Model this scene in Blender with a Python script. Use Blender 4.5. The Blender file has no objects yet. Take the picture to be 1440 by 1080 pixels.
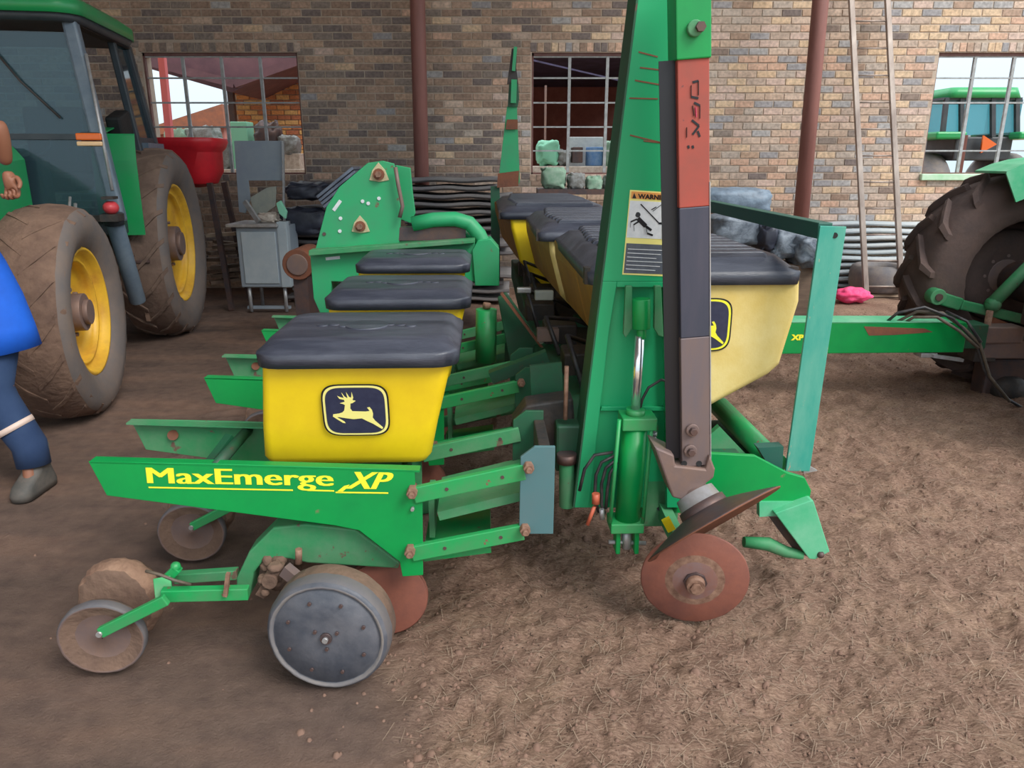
import bpy, bmesh, math, random
import numpy as np
from mathutils import Vector, Matrix, Euler

SC = bpy.context.scene
COL = SC.collection
RAD = math.radians

# ------------------------------------------------------------------ camera
CAM_H, PITCH, FPX = 1.55, 16.5, 1060.0
cam_data = bpy.data.cameras.new('camera')
cam = bpy.data.objects.new('camera', cam_data)
COL.objects.link(cam)
cam.location = (0, 0, CAM_H)
cam.rotation_euler = (RAD(90 - PITCH), 0, 0)
cam_data.sensor_fit = 'HORIZONTAL'
cam_data.sensor_width = 36.0
cam_data.lens = 36.0 * FPX / 1440.0
cam_data.clip_end = 300
SC.camera = cam

# ------------------------------------------------------------------ sky
world = bpy.data.worlds.new('overcast')
SC.world = world
world.use_nodes = True
wn, wl = world.node_tree.nodes, world.node_tree.links
wn.clear()
w_out = wn.new('ShaderNodeOutputWorld')
w_bg = wn.new('ShaderNodeBackground')
w_tc = wn.new('ShaderNodeTexCoord')
w_sep = wn.new('ShaderNodeSeparateXYZ')
w_map = wn.new('ShaderNodeMapRange')
w_map.inputs['From Min'].default_value = 0.0
w_map.inputs['From Max'].default_value = 0.9
w_ramp = wn.new('ShaderNodeValToRGB')
w_ramp.color_ramp.elements[0].color = (0.66, 0.80, 0.90, 1)
w_ramp.color_ramp.elements[1].color = (0.92, 0.97, 1.0, 1)
w_str = wn.new('ShaderNodeMapRange')
w_str.inputs['From Min'].default_value = 0.0
w_str.inputs['From Max'].default_value = 0.9
w_str.inputs['To Min'].default_value = 1.0
w_str.inputs['To Max'].default_value = 2.2
wl.new(w_tc.outputs['Generated'], w_sep.inputs[0])
wl.new(w_sep.outputs['Z'], w_map.inputs['Value'])
wl.new(w_map.outputs[0], w_ramp.inputs[0])
wl.new(w_sep.outputs['Z'], w_str.inputs['Value'])
wl.new(w_ramp.outputs[0], w_bg.inputs['Color'])
wl.new(w_str.outputs[0], w_bg.inputs['Strength'])
wl.new(w_bg.outputs[0], w_out.inputs['Surface'])

# weak hazy sun from the open right-hand side, in front of the shed
sun_data = bpy.data.lights.new('sun', 'SUN')
sun_data.energy = 2.0
sun_data.angle = RAD(25)
sun_data.color = (1.0, 0.95, 0.88)
sun = bpy.data.objects.new('sun', sun_data)
COL.objects.link(sun)
sun.location = (6, -6, 8)
sun.rotation_euler = Vector((0.75, -0.75, 1.0)).to_track_quat('Z', 'Y').to_euler()

SC.view_settings.view_transform = 'Standard'
SC.view_settings.look = 'None'
SC.view_settings.gamma = 1.0
SC.view_settings.use_curve_mapping = False
SC.view_settings.exposure = 0.28

# ------------------------------------------------------------------ frames and measuring
class Frame:
    def __init__(self, x, y, yaw):
        self.o = Vector((x, y, 0)); self.a = RAD(yaw)
    def local(self, w):
        d = w - self.o
        c, s = math.cos(-self.a), math.sin(-self.a)
        return Vector((d.x * c - d.y * s, d.x * s + d.y * c, d.z))
    def world(self, l):
        c, s = math.cos(self.a), math.sin(self.a)
        return Vector((l.x * c - l.y * s, l.x * s + l.y * c, l.z)) + self.o
W0 = Frame(0, 0, 0)
def at(fr, px, py, x=None, y=None, z=None):
    p = RAD(PITCH)
    r = Vector(((px - 720) / FPX, 1, -(py - 540) / FPX))
    d = Vector((r.x, math.cos(p) + r.z * math.sin(p), -math.sin(p) + r.z * math.cos(p)))
    o = fr.local(Vector((0, 0, CAM_H))); q = fr.local(d + Vector((0, 0, CAM_H))) - o
    if x is not None: t = (x - o.x) / q.x
    elif y is not None: t = (y - o.y) / q.y
    else: t = (z - o.z) / q.z
    return o + q * t

# ------------------------------------------------------------------ materials
def lin(h):
    h = h.lstrip('#')
    return tuple(((int(h[i:i + 2], 16) / 255.0 + 0.055) / 1.055) ** 2.4 if int(h[i:i + 2], 16) > 10
                 else int(h[i:i + 2], 16) / 255 / 12.92 for i in (0, 2, 4)) + (1.0,)
MATS = {}
def mat(name, col, rough=0.5, metal=0.0, dirt=None, amount=0.3, scale=6.0, bump=0.0, bscale=40.0,
        detail=6.0, spec=0.5, chips=None, chip_amount=0.0, stretch=(1, 1, 1), sharp=0.18):
    m = bpy.data.materials.new(name); m.use_nodes = True
    nt = m.node_tree; N, L = nt.nodes, nt.links
    b = N['Principled BSDF']
    b.inputs['Roughness'].default_value = rough
    b.inputs['Metallic'].default_value = metal
    b.inputs['Specular IOR Level'].default_value = spec
    tc = N.new('ShaderNodeTexCoord'); mp = N.new('ShaderNodeMapping')
    L.new(tc.outputs['Object'], mp.inputs[0]); mp.inputs['Scale'].default_value = stretch
    cur = None
    rgb = N.new('ShaderNodeRGB'); rgb.outputs[0].default_value = lin(col); cur = rgb.outputs[0]
    def layer(cur, c2, amt, sc, det, width):
        nz = N.new('ShaderNodeTexNoise'); nz.inputs['Scale'].default_value = sc
        nz.inputs['Detail'].default_value = det; nz.inputs['Roughness'].default_value = 0.65
        L.new(mp.outputs[0], nz.inputs['Vector'])
        mr = N.new('ShaderNodeMapRange')
        th = 0.68 - 0.36 * amt
        mr.inputs['From Min'].default_value = th - width; mr.inputs['From Max'].default_value = th + width
        L.new(nz.outputs['Fac'], mr.inputs['Value'])
        mx = N.new('ShaderNodeMix'); mx.data_type = 'RGBA'
        L.new(mr.outputs[0], mx.inputs[0]); L.new(cur, mx.inputs[6]); mx.inputs[7].default_value = lin(c2)
        return mx.outputs[2]
    if dirt: cur = layer(cur, dirt, amount, scale, detail, sharp)
    if chips: cur = layer(cur, chips, chip_amount, scale * 3.1, 8.0, 0.02)
    L.new(cur, b.inputs['Base Color'])
    if bump:
        nz = N.new('ShaderNodeTexNoise'); nz.inputs['Scale'].default_value = bscale
        nz.inputs['Detail'].default_value = 5.0
        L.new(mp.outputs[0], nz.inputs['Vector'])
        bp = N.new('ShaderNodeBump'); bp.inputs['Strength'].default_value = bump
        bp.inputs['Distance'].default_value = 0.01
        L.new(nz.outputs['Fac'], bp.inputs['Height']); L.new(bp.outputs[0], b.inputs['Normal'])
    MATS[name] = m
    return m
def M(n): return MATS[n]

mat('green_bright', '#009848', 0.38, dirt='#068544', amount=0.35, scale=3, chips='#6f7a52', chip_amount=-0.1)
mat('green_arm', '#1a9e55', 0.42, dirt='#4f8a5c', amount=0.3, scale=8, chips='#7d5a4a', chip_amount=0.05)
mat('green_mast', '#12a066', 0.45, dirt='#1f9c66', amount=0.4, scale=2.5, chips='#6d7a55', chip_amount=0.0, stretch=(1, 1, 1))
mat('green_dusty', '#1f8a52', 0.6, dirt='#5f8a68', amount=0.45, scale=5, chips='#6b5347', chip_amount=0.1, bump=0.1)
mat('green_dark', '#14603f', 0.55, dirt='#34473a', amount=0.4, scale=5, chips='#5a4238', chip_amount=0.1)
mat('green_far', '#22a468', 0.5, dirt='#3f9468', amount=0.35, scale=4, chips='#705a48', chip_amount=0.05)
mat('green_old', '#3fae7c', 0.55, dirt='#7fbf9c', amount=0.35, scale=4)
mat('green_tractor', '#1f9a56', 0.35, dirt='#3d8f60', amount=0.3, scale=2)
mat('teal', '#2f9684', 0.55, dirt='#62a592', amount=0.35, scale=5, chips='#a39c86', chip_amount=0.1, stretch=(2, 2, .6))
mat('cream_worn', '#cfc49c', 0.6, dirt='#a89a78', amount=0.4, scale=12)
mat('teal_grey', '#4c7478', 0.5, dirt='#557276', amount=0.4, scale=5, chips='#7a6a5c', chip_amount=-0.05)
mat('teal_dark', '#1d5a4d', 0.5, dirt='#2c5a4f', amount=0.4, scale=5)
mat('yellow', '#f2d21a', 0.42, dirt='#e0bb1e', amount=0.35, scale=3, chips='#a98a2c', chip_amount=-0.22, bump=0.03, bscale=180)
mat('yellow_decal', '#f3ee3a', 0.4)
mat('yellow_old', '#ead592', 0.55, dirt='#d9b95e', amount=0.45, scale=3, chips='#a08050', chip_amount=-0.2, bump=0.08, bscale=120)
mat('yellow_shaded', '#b5873f', 0.55, dirt='#9c7440', amount=0.45, scale=3, stretch=(4, 4, .7), bump=0.05)  # tank sides: yellow browned so that their shade sits in the colour
mat('rim_yellow', '#e8b733', 0.45, dirt='#c08a35', amount=0.3, scale=5, chips='#7a5236', chip_amount=0.0)
mat('lid_black', '#353844', 0.40, dirt='#5c5f6b', amount=0.25, scale=2.6, stretch=(.8, 4, 4), bump=0.15, bscale=60)
mat('decal_navy', '#262b45', 0.4, dirt='#31364f', amount=0.3, scale=40)
mat('decal_black', '#14151c', 0.4)
mat('decal_cream', '#efe68a', 0.45)
mat('decal_white', '#dfe3e6', 0.5, dirt='#c5ccd2', amount=0.3, scale=30)
mat('decal_orange', '#df9a52', 0.5)
mat('decal_slate', '#4f5560', 0.5, dirt='#646a74', amount=0.3, scale=30)
mat('rust', '#8a5238', 0.8, dirt='#6b4638', amount=0.5, scale=7, bump=0.25)
mat('rust_disc', '#955a48', 0.62, dirt='#7a4c42', amount=0.5, scale=7, bump=0.12, bscale=50)
mat('rust_disc_center', '#85706f', 0.6, metal=0.2, dirt='#8f5f4e', amount=0.45, scale=9, bump=0.1)
mat('rust_bolt', '#9c7a66', 0.7, dirt='#6a4a3c', amount=0.5, scale=30, bump=0.2)
mat('iron_brown', '#766665', 0.55, metal=0.25, dirt='#8a6f62', amount=0.45, scale=7, bump=0.1)
mat('iron_dark', '#4b4448', 0.5, metal=0.3, dirt='#6b4f45', amount=0.4, scale=9, bump=0.1)
mat('arm_red', '#a84a3d', 0.6, dirt='#8f4a40', amount=0.4, scale=7, chips='#4a3a3e', chip_amount=0.0)
mat('arm_blue', '#3c4150', 0.42, metal=0.2, dirt='#4b4a58', amount=0.45, scale=5, stretch=(3, 3, .5))
mat('arm_grey', '#6f656a', 0.5, metal=0.25, dirt='#7f6a62', amount=0.5, scale=5, stretch=(3, 3, .6))
mat('steel_light', '#b9b9bd', 0.4, metal=0.4, dirt='#98938e', amount=0.4, scale=15)
mat('chrome', '#e6ebf2', 0.18, metal=0.9)
mat('rubber_grey', '#56565d', 0.65, dirt='#6b6462', amount=0.5, scale=6, bump=0.15)
mat('wheel_black', '#454953', 0.5, dirt='#66666c', amount=0.45, scale=9, bump=0.15)
mat('mud', '#806656', 0.95, dirt='#644e43', amount=0.5, scale=9, bump=0.9, bscale=30)
mat('mud_thick', '#a0806a', 0.95, dirt='#77594a', amount=0.5, scale=12, bump=1.0, bscale=35)
mat('tire_mud', '#7b6558', 0.95, dirt='#5f4d44', amount=0.5, scale=5, bump=0.8, bscale=22)
mat('tire_side', '#66605f', 0.8, dirt='#7a6a60', amount=0.4, scale=5, bump=0.15)
mat('tire_dark', '#4a3d3b', 0.9, dirt='#5d4a44', amount=0.5, scale=5, bump=0.5, bscale=25)
mat('tire_grey', '#6d6b6f', 0.8, dirt='#8a8078', amount=0.4, scale=8, bump=0.2)
mat('hose', '#2a2a30', 0.45, dirt='#55504c', amount=0.3, scale=20)
mat('hose_brown', '#6f6254', 0.6, dirt='#4c463f', amount=0.4, scale=20)
mat('fitting_orange', '#c9654a', 0.5)
mat('black_void', '#191a1c', 0.7, dirt='#2b2a2a', amount=0.4, scale=10)
mat('greasy_black', '#2b2c2e', 0.6, dirt='#4a3d36', amount=0.45, scale=12, bump=0.3)
mat('cab_blue', '#5c6c7c', 0.4, dirt='#76838e', amount=0.35, scale=6)
mat('cab_dark', '#343b42', 0.5, dirt='#454b50', amount=0.3, scale=5)
mat('orange_lens', '#d9682a', 0.25)
mat('lens_cream', '#d9b58a', 0.3)
mat('red_part', '#d0454c', 0.4)
mat('red_plastic', '#ea2a36', 0.35, dirt='#c22630', amount=0.3, scale=3)
mat('post_pink', '#e87a7c', 0.6)
mat('column_brown', '#96665f', 0.6, dirt='#80554f', amount=0.45, scale=3, stretch=(3, 3, .4))
mat('cabinet_grey', '#8b97a4', 0.5, dirt='#9aa3ab', amount=0.4, scale=4, chips='#6a6260', chip_amount=-0.1)
mat('cabinet_light', '#a5b2bb', 0.5, dirt='#b7c0c5', amount=0.4, scale=6)
mat('dusty_plate', '#8f958e', 0.7, dirt='#a7a69a', amount=0.4, scale=9)
mat('wood', '#8a7462', 0.8, dirt='#6d5a4e', amount=0.5, scale=6, stretch=(1, 6, 6), bump=0.2)
mat('wood_pale', '#b59f88', 0.8, dirt='#94806e', amount=0.5, scale=6, stretch=(1, 6, 6))
mat('sheet_dark', '#6d6b70', 0.85, dirt='#8b8683', amount=0.45, scale=3, stretch=(.5, 1, 1), bump=0.2)
mat('sheet_light', '#b9c6cf', 0.6, dirt='#dfe3e3', amount=0.5, scale=3, stretch=(.6, 1, 1))
mat('sheet_galv', '#9aa3b4', 0.4, metal=0.4, dirt='#6f7686', amount=0.45, scale=6)
mat('tarp_black', '#2a2c38', 0.5, dirt='#3d4150', amount=0.4, scale=8)
mat('tarp_grey', '#8d97a3', 0.5, dirt='#4f5866', amount=0.5, scale=14, bump=0.5, bscale=30)
mat('tarp_blue', '#8496a8', 0.5, dirt='#5d6c7c', amount=0.5, scale=10, bump=0.4, bscale=30)
mat('aluminium', '#b5a89e', 0.4, metal=0.35, dirt='#7d6d66', amount=0.5, scale=6, stretch=(1, 1, .2))
mat('pink_cloth', '#ee3f78', 0.8, dirt='#f76a98', amount=0.35, scale=20, bump=0.2)
mat('window_steel', '#aeb3b6', 0.55, dirt='#8a8a88', amount=0.4, scale=12)
mat('window_frame', '#6d4742', 0.6, dirt='#80605a', amount=0.4, scale=10)
mat('coat_blue', '#1463d8', 0.75, dirt='#0f55c0', amount=0.4, scale=5)
mat('trouser_navy', '#22385c', 0.85, dirt='#2f4568', amount=0.4, scale=6)
mat('stripe', '#dcc3b6', 0.5)
mat('boot', '#4b4a48', 0.7, dirt='#6b625a', amount=0.4, scale=10)
mat('skin', '#8a5a44', 0.55)
mat('hair', '#17120f', 0.8)
mat('brick_far', '#b4714a', 0.85, dirt='#c79a63', amount=0.5, scale=3)
mat('mortar', '#c2b3a4', 0.95, dirt='#ad9c8c', amount=0.5, scale=5, bump=0.3, bscale=60)
mat('roof_purple', '#5f4550', 0.7, dirt='#7a5860', amount=0.4, scale=3)
mat('barn_dark', '#a8706a', 0.85, dirt='#8a5a52', amount=0.5, scale=3)
mat('barn_navy', '#4a4464', 0.85, dirt='#322c40', amount=0.4, scale=3)
mat('sheet_roof', '#8f9496', 0.6, dirt='#7a6f66', amount=0.4, scale=3)
mat('scrap_green', '#7fa68d', 0.7, dirt='#9fb7a4', amount=0.4, scale=20)
mat('scrap_grey', '#9ea3a3', 0.7, dirt='#6d6862', amount=0.5, scale=20)
mat('scrap_white', '#d7cdc2', 0.7, dirt='#a89484', amount=0.4, scale=20)
mat('scrap_blue', '#5a86bd', 0.6, dirt='#7fa0c4', amount=0.4, scale=20)
mat('scrap_mint', '#8fd9b8', 0.6)
mat('sill_mint', '#a9d8b0', 0.6, dirt='#d0e8cf', amount=0.4, scale=5)
mat('straw', '#a08a76', 0.9, dirt='#7c6658', amount=0.5, scale=8)
mat('clod', '#86695a', 0.95, dirt='#6c5347', amount=0.5, scale=9, bump=0.4)

def glass_mat(name, tint, gloss=0.35):
    m = bpy.data.materials.new(name); m.use_nodes = True
    N, L = m.node_tree.nodes, m.node_tree.links; N.clear()
    o = N.new('ShaderNodeOutputMaterial'); mx = N.new('ShaderNodeMixShader')
    t = N.new('ShaderNodeBsdfTransparent'); t.inputs[0].default_value = lin(tint)
    g = N.new('ShaderNodeBsdfGlossy'); g.inputs['Roughness'].default_value = 0.06
    d = N.new('ShaderNodeBsdfDiffuse'); d.inputs[0].default_value = lin('#7fa3b3')
    m2 = N.new('ShaderNodeMixShader'); m2.inputs[0].default_value = gloss * 0.35
    fr = N.new('ShaderNodeFresnel'); fr.inputs[0].default_value = 1.5
    L.new(fr.outputs[0], mx.inputs[0]); L.new(t.outputs[0], m2.inputs[1]); L.new(d.outputs[0], m2.inputs[2])
    L.new(m2.outputs[0], mx.inputs[1]); L.new(g.outputs[0], mx.inputs[2]); L.new(mx.outputs[0], o.inputs[0])
    MATS[name] = m
glass_mat('cab_glass', '#9cc3cf')
glass_mat('far_glass', '#9fd8dc', 0.6)

# brick material: colour comes from a face attribute of each brick, with grain on top
def attr_mat(name, attr='tone', rough=0.9):
    m = bpy.data.materials.new(name); m.use_nodes = True
    N, L = m.node_tree.nodes, m.node_tree.links
    b = N['Principled BSDF']; b.inputs['Roughness'].default_value = rough
    a = N.new('ShaderNodeAttribute'); a.attribute_name = attr
    tc = N.new('ShaderNodeTexCoord')
    geo = N.new('ShaderNodeNewGeometry')
    nz = N.new('ShaderNodeTexNoise'); nz.inputs['Scale'].default_value = 30; nz.inputs['Detail'].default_value = 6
    L.new(geo.outputs['Position'], nz.inputs['Vector'])
    mr = N.new('ShaderNodeMapRange'); mr.inputs['From Min'].default_value = 0.3; mr.inputs['From Max'].default_value = 0.7
    mr.inputs['To Min'].default_value = 0.72; mr.inputs['To Max'].default_value = 1.25
    L.new(nz.outputs['Fac'], mr.inputs['Value'])
    mx = N.new('ShaderNodeVectorMath'); mx.operation = 'SCALE'
    L.new(a.outputs['Color'], mx.inputs[0]); L.new(mr.outputs[0], mx.inputs['Scale'])
    L.new(mx.outputs[0], b.inputs['Base Color'])
    bp = N.new('ShaderNodeBump'); bp.inputs['Strength'].default_value = 0.4; bp.inputs['Distance'].default_value = 0.006
    L.new(nz.outputs['Fac'], bp.inputs['Height']); L.new(bp.outputs[0], b.inputs['Normal'])
    MATS[name] = m
attr_mat('brick')

# ------------------------------------------------------------------ mesh builder
ORG = {}
def ortho(d, up=None):
    d = Vector(d).normalized()
    u = Vector(up) if up is not None else (Vector((0, 0, 1)) if abs(d.z) < 0.95 else Vector((0, 1, 0)))
    s = d.cross(u).normalized(); u2 = s.cross(d).normalized()
    return d, s, u2
class MB:
    def __init__(self, m=None):
        self.v = []; self.f = []; self.mi = []; self.sm = []; self.mats = []; self.cur = 0
        if m: self.mat(m)
    def mat(self, n):
        if n not in self.mats: self.mats.append(n)
        self.cur = self.mats.index(n); return self
    def face(self, idx, smooth=False):
        self.f.append(tuple(idx)); self.mi.append(self.cur); self.sm.append(smooth)
    def add(self, pts):
        n = len(self.v); self.v.extend([tuple(p) for p in pts]); return n
    def hexa(self, p):                       # 8 points: bottom ring 0-3, top ring 4-7
        n = self.add(p)
        for q in ((3, 2, 1, 0), (4, 5, 6, 7), (0, 1, 5, 4), (1, 2, 6, 5), (2, 3, 7, 6), (3, 0, 4, 7)):
            self.face([n + i for i in q])
        return self
    def box(self, c, s, rot=None):
        c = Vector(c); hx, hy, hz = s[0] / 2, s[1] / 2, s[2] / 2
        pts = [Vector(p) for p in ((-hx, -hy, -hz), (hx, -hy, -hz), (hx, hy, -hz), (-hx, hy, -hz),
                                   (-hx, -hy, hz), (hx, -hy, hz), (hx, hy, hz), (-hx, hy, hz))]
        if rot is not None:
            R = Euler(rot).to_matrix(); pts = [R @ p for p in pts]
        return self.hexa([c + p for p in pts])
    def span(self, a, b):
        a, b = Vector(a), Vector(b)
        lo = Vector(map(min, a, b)); hi = Vector(map(max, a, b))
        return self.box((lo + hi) / 2, hi - lo)
    def bar(self, a, b, w, h, up=None):
        a, b = Vector(a), Vector(b); d, s, u = ortho(b - a, up)
        k = []
        for e in (a, b):
            k.append([e - s * w / 2 - u * h / 2, e + s * w / 2 - u * h / 2, e + s * w / 2 + u * h / 2, e - s * w / 2 + u * h / 2])
        n = self.add(k[0] + k[1])
        for q in ((0, 1, 2, 3), (7, 6, 5, 4), (1, 0, 4, 5), (2, 1, 5, 6), (3, 2, 6, 7), (0, 3, 7, 4)):
            self.face([n + i for i in q])
        return self
    def cyl(self, a, b, r, seg=16, r2=None, cap=True):
        a, b = Vector(a), Vector(b); r2 = r if r2 is None else r2
        d, s, u = ortho(b - a)
        ra = [a + (s * math.cos(t) + u * math.sin(t)) * r for t in [2 * math.pi * i / seg for i in range(seg)]]
        rb = [b + (s * math.cos(t) + u * math.sin(t)) * r2 for t in [2 * math.pi * i / seg for i in range(seg)]]
        n = self.add(ra + rb)
        for i in range(seg):
            j = (i + 1) % seg; self.face((n + i, n + j, n + seg + j, n + seg + i), True)
        if cap:
            self.face([n + i for i in reversed(range(seg))]); self.face([n + seg + i for i in range(seg)])
        return self
    def lathe(self, c, axis, prof, seg=32, jitter=0, seed=0):       # prof: (offset along axis, radius[, material])
        c = Vector(c); d, s, u = ortho(axis); rnd = random.Random(seed)
        jit = [rnd.uniform(-jitter, jitter) for _ in range(seg)]
        n = len(self.v)
        for p in prof:
            for i in range(seg):
                t = 2 * math.pi * i / seg; r = p[1] + (jit[i] + rnd.uniform(-jitter, jitter) if p[1] > 0.02 else 0)
                self.v.append(tuple(c + d * p[0] + (s * math.cos(t) + u * math.sin(t)) * r))
        for k in range(len(prof) - 1):
            if len(prof[k]) > 2: self.mat(prof[k][2])
            for i in range(seg):
                j = (i + 1) % seg; a = n + k * seg; b = a + seg
                self.face((a + i, a + j, b + j, b + i), True)
        return self
    def tube(self, pts, r, seg=8):
        pts = [Vector(p) for p in pts]; n0 = len(self.v); m = len(pts)
        prev = None
        for i, p in enumerate(pts):
            d = (pts[min(i + 1, m - 1)] - pts[max(i - 1, 0)]).normalized()
            if prev is None: _, s, u = ortho(d)
            else:
                s = (prev - d * prev.dot(d)).normalized(); u = s.cross(d).normalized() * 1
            prev = s
            rr = r[i] if isinstance(r, (list, tuple)) else r
            for k in range(seg):
                t = 2 * math.pi * k / seg; self.v.append(tuple(p + (s * math.cos(t) + u * math.sin(t)) * rr))
        for i in range(m - 1):
            for k in range(seg):
                j = (k + 1) % seg; a = n0 + i * seg; b = a + seg
                self.face((a + k, a + j, b + j, b + k), True)
        self.face([n0 + k for k in reversed(range(seg))]); self.face([n0 + (m - 1) * seg + k for k in range(seg)])
        return self
    def prism(self, pts, d):                 # planar outline pts, extruded by vector d
        pts = [Vector(p) for p in pts]; d = Vector(d); k = len(pts)
        n = self.add(pts + [p + d for p in pts])
        self.face([n + i for i in range(k)]); self.face([n + k + i for i in reversed(range(k))])
        for i in range(k):
            j = (i + 1) % k; self.face((n + j, n + i, n + k + i, n + k + j))
        return self
    def loft(self, rings, smooth=True, caps=True):
        k = len(rings[0]); n = len(self.v)
        for r in rings: self.add(r)
        for i in range(len(rings) - 1):
            for a in range(k):
                b = (a + 1) % k; self.face((n + i * k + a, n + i * k + b, n + (i + 1) * k + b, n + (i + 1) * k + a), smooth)
        if caps:
            self.face([n + a for a in reversed(range(k))]); self.face([n + (len(rings) - 1) * k + a for a in range(k)])
        return self
    def ball(self, c, r, seg=12, rings=8, sq=(1, 1, 1)):
        c = Vector(c); rr = []
        for i in range(1, rings):
            ph = math.pi * i / rings
            rr.append([c + Vector((math.sin(ph) * math.cos(t) * r * sq[0], math.sin(ph) * math.sin(t) * r * sq[1], -math.cos(ph) * r * sq[2]))
                       for t in [2 * math.pi * k / seg for k in range(seg)]])
        return self.loft(rr)
    def build(self, name, parent=None, bevel=0, seg=2, label=None, cat=None, group=None, kind=None, fix=True):
        me = bpy.data.meshes.new(name)
        lo = [min(p[i] for p in self.v) for i in range(3)]; hi = [max(p[i] for p in self.v) for i in range(3)]
        c = Vector([(lo[i] + hi[i]) / 2 for i in range(3)])
        if parent is None: c.z = lo[2]
        me.from_pydata([tuple(Vector(p) - c) for p in self.v], [], self.f)
        for n in self.mats: me.materials.append(MATS[n])
        me.polygons.foreach_set('material_index', self.mi)
        me.polygons.foreach_set('use_smooth', self.sm)
        if fix:
            bm = bmesh.new(); bm.from_mesh(me)
            bmesh.ops.recalc_face_normals(bm, faces=bm.faces); bm.to_mesh(me); bm.free()
        me.update()
        o = bpy.data.objects.new(name, me); COL.objects.link(o)
        po = ORG.get(parent.name, Vector((0, 0, 0))) if parent is not None else Vector((0, 0, 0))
        o.location = c - po
        if parent is not None: o.parent = parent
        ORG[o.name] = c
        if bevel:
            b = o.modifiers.new('bevel', 'BEVEL'); b.width = bevel; b.segments = seg
            b.limit_method = 'ANGLE'; b.angle_limit = RAD(40)
        tag(o, label, cat, group, kind)
        return o
def tag(o, label=None, cat=None, group=None, kind=None):
    if label: o['label'] = label
    if cat: o['category'] = cat
    if group: o['group'] = group
    if kind: o['kind'] = kind
    return o
def thing(name, fr, label, cat, group=None, at_=(0, 0, 0)):
    o = bpy.data.objects.new(name, None); COL.objects.link(o)
    a = Vector(at_)
    o.location = fr.world(a); o.rotation_euler = (0, 0, fr.a)
    o.empty_display_size = 0.2
    ORG[o.name] = a
    return tag(o, label, cat, group)
KIDS = {}
def copy_tree(o, parent, off=Vector((0, 0, 0))):
    c = o.copy(); COL.objects.link(c); c.parent = parent; c.location = o.location + off
    ORG[c.name] = ORG.get(o.name, Vector()) + off
    for ch in [x for x in list(o.children)]: copy_tree(ch, c)
    return c
def rrect(cx, cy, w, d, r, z, n=4):
    pts = []
    for (sx, sy, a0) in ((1, 1, 0), (-1, 1, 90), (-1, -1, 180), (1, -1, 270)):
        for i in range(n + 1):
            a = RAD(a0 + 90 * i / n)
            pts.append(Vector((cx + sx * (w / 2 - r) + r * math.cos(a), cy + sy * (d / 2 - r) + r * math.sin(a), z)))
    return pts
def text_mesh(body, size, offset=0.0, shear=0.0, xscale=1.0):
    cu = bpy.data.curves.new('txt', 'FONT'); cu.body = body; cu.size = size; cu.offset = offset; cu.shear = shear
    cu.resolution_u = 3
    ob = bpy.data.objects.new('txt', cu); COL.objects.link(ob)
    bpy.context.view_layer.update()
    me = bpy.data.meshes.new_from_object(ob.evaluated_get(bpy.context.evaluated_depsgraph_get()))
    v = [(p.co.x * xscale, p.co.y) for p in me.vertices]; f = [tuple(p.vertices) for p in me.polygons]
    bpy.data.objects.remove(ob); bpy.data.meshes.remove(me)
    return v, f
def put_text(mb, body, size, o, ux, uy, nrm, offset=0.0, shear=0.0, width=None, offset_x=0.0):
    v, f = text_mesh(body, size, offset, shear)
    mx = max(p[0] for p in v) or 1; mn = min(p[0] for p in v); k = (width / (mx - mn)) if width else 1.0
    o, ux, uy = Vector(o), Vector(ux).normalized(), Vector(uy).normalized()
    if nrm is None: nrm = ux.cross(uy)
    for j, dx in enumerate((0, offset_x, -offset_x) if offset_x else (0,)):      # doubled strokes make the bold weight
        n = mb.add([o + ux * ((p[0] - mn) * k + dx) + uy * p[1] + Vector(nrm) * (.0001 * j) for p in v])
        for q in f: mb.face([n + i for i in q])
# ================================================================== STRUCTURE
WY = 9.6
def vnoise(x, y, seed=0):
    rs = np.random.RandomState(seed); T = rs.rand(257, 257)
    xi = np.floor(x).astype(int); yi = np.floor(y).astype(int); fx = x - xi; fy = y - yi
    fx = fx * fx * (3 - 2 * fx); fy = fy * fy * (3 - 2 * fy)
    a = T[yi % 256, xi % 256]; b = T[yi % 256, (xi + 1) % 256]; c = T[(yi + 1) % 256, xi % 256]; d = T[(yi + 1) % 256, (xi + 1) % 256]
    return (a * (1 - fx) + b * fx) * (1 - fy) + (c * (1 - fx) + d * fx) * fy - 0.5
def smooth01(t): t = np.clip(t, 0, 1); return t * t * (3 - 2 * t)
def rough_zone(x, y):
    return smooth01((x + 0.55 + vnoise(x * 1.3, y * 1.3, 5) * 0.9 + np.clip(y - 4, 0, 9) * 0.05) / 0.7)
def ground_h(x, y):
    x = np.asarray(x, float); y = np.asarray(y, float)
    z = rough_zone(x, y) * np.clip((9.2 - y) / 2, 0.1, 1)
    h = vnoise(x * 2, y * 2, 1) * 0.030 + vnoise(x * 6, y * 6, 2) * 0.022 + vnoise(x * 14, y * 14, 3) * 0.026 \
        + vnoise(x * 31, y * 31, 4) * 0.022 + vnoise(x * 60, y * 60, 7) * 0.012
    ridg = -np.abs(vnoise(x * 5 + y * 2, y * 4 - x * 3, 8)) * 0.05
    smooth = vnoise(x * 1.5, y * 1.5, 6) * 0.012 + vnoise(x * 9, y * 9, 9) * 0.004
    # tyre tread prints between the left tractor and the planter
    tr = smooth01((0.32 - np.abs(x + 1.75 + 0.1 * (y - 5))) / 0.1) * smooth01((y - 3.4) / 0.4) * smooth01((7.2 - y) / 0.8)
    tread = tr * np.maximum(0, np.sin((y + np.abs(x + 1.75) * 0.5) * 2 * math.pi / 0.16)) * 0.018
    return (h + ridg) * z + smooth + tread - 0.012
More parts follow.
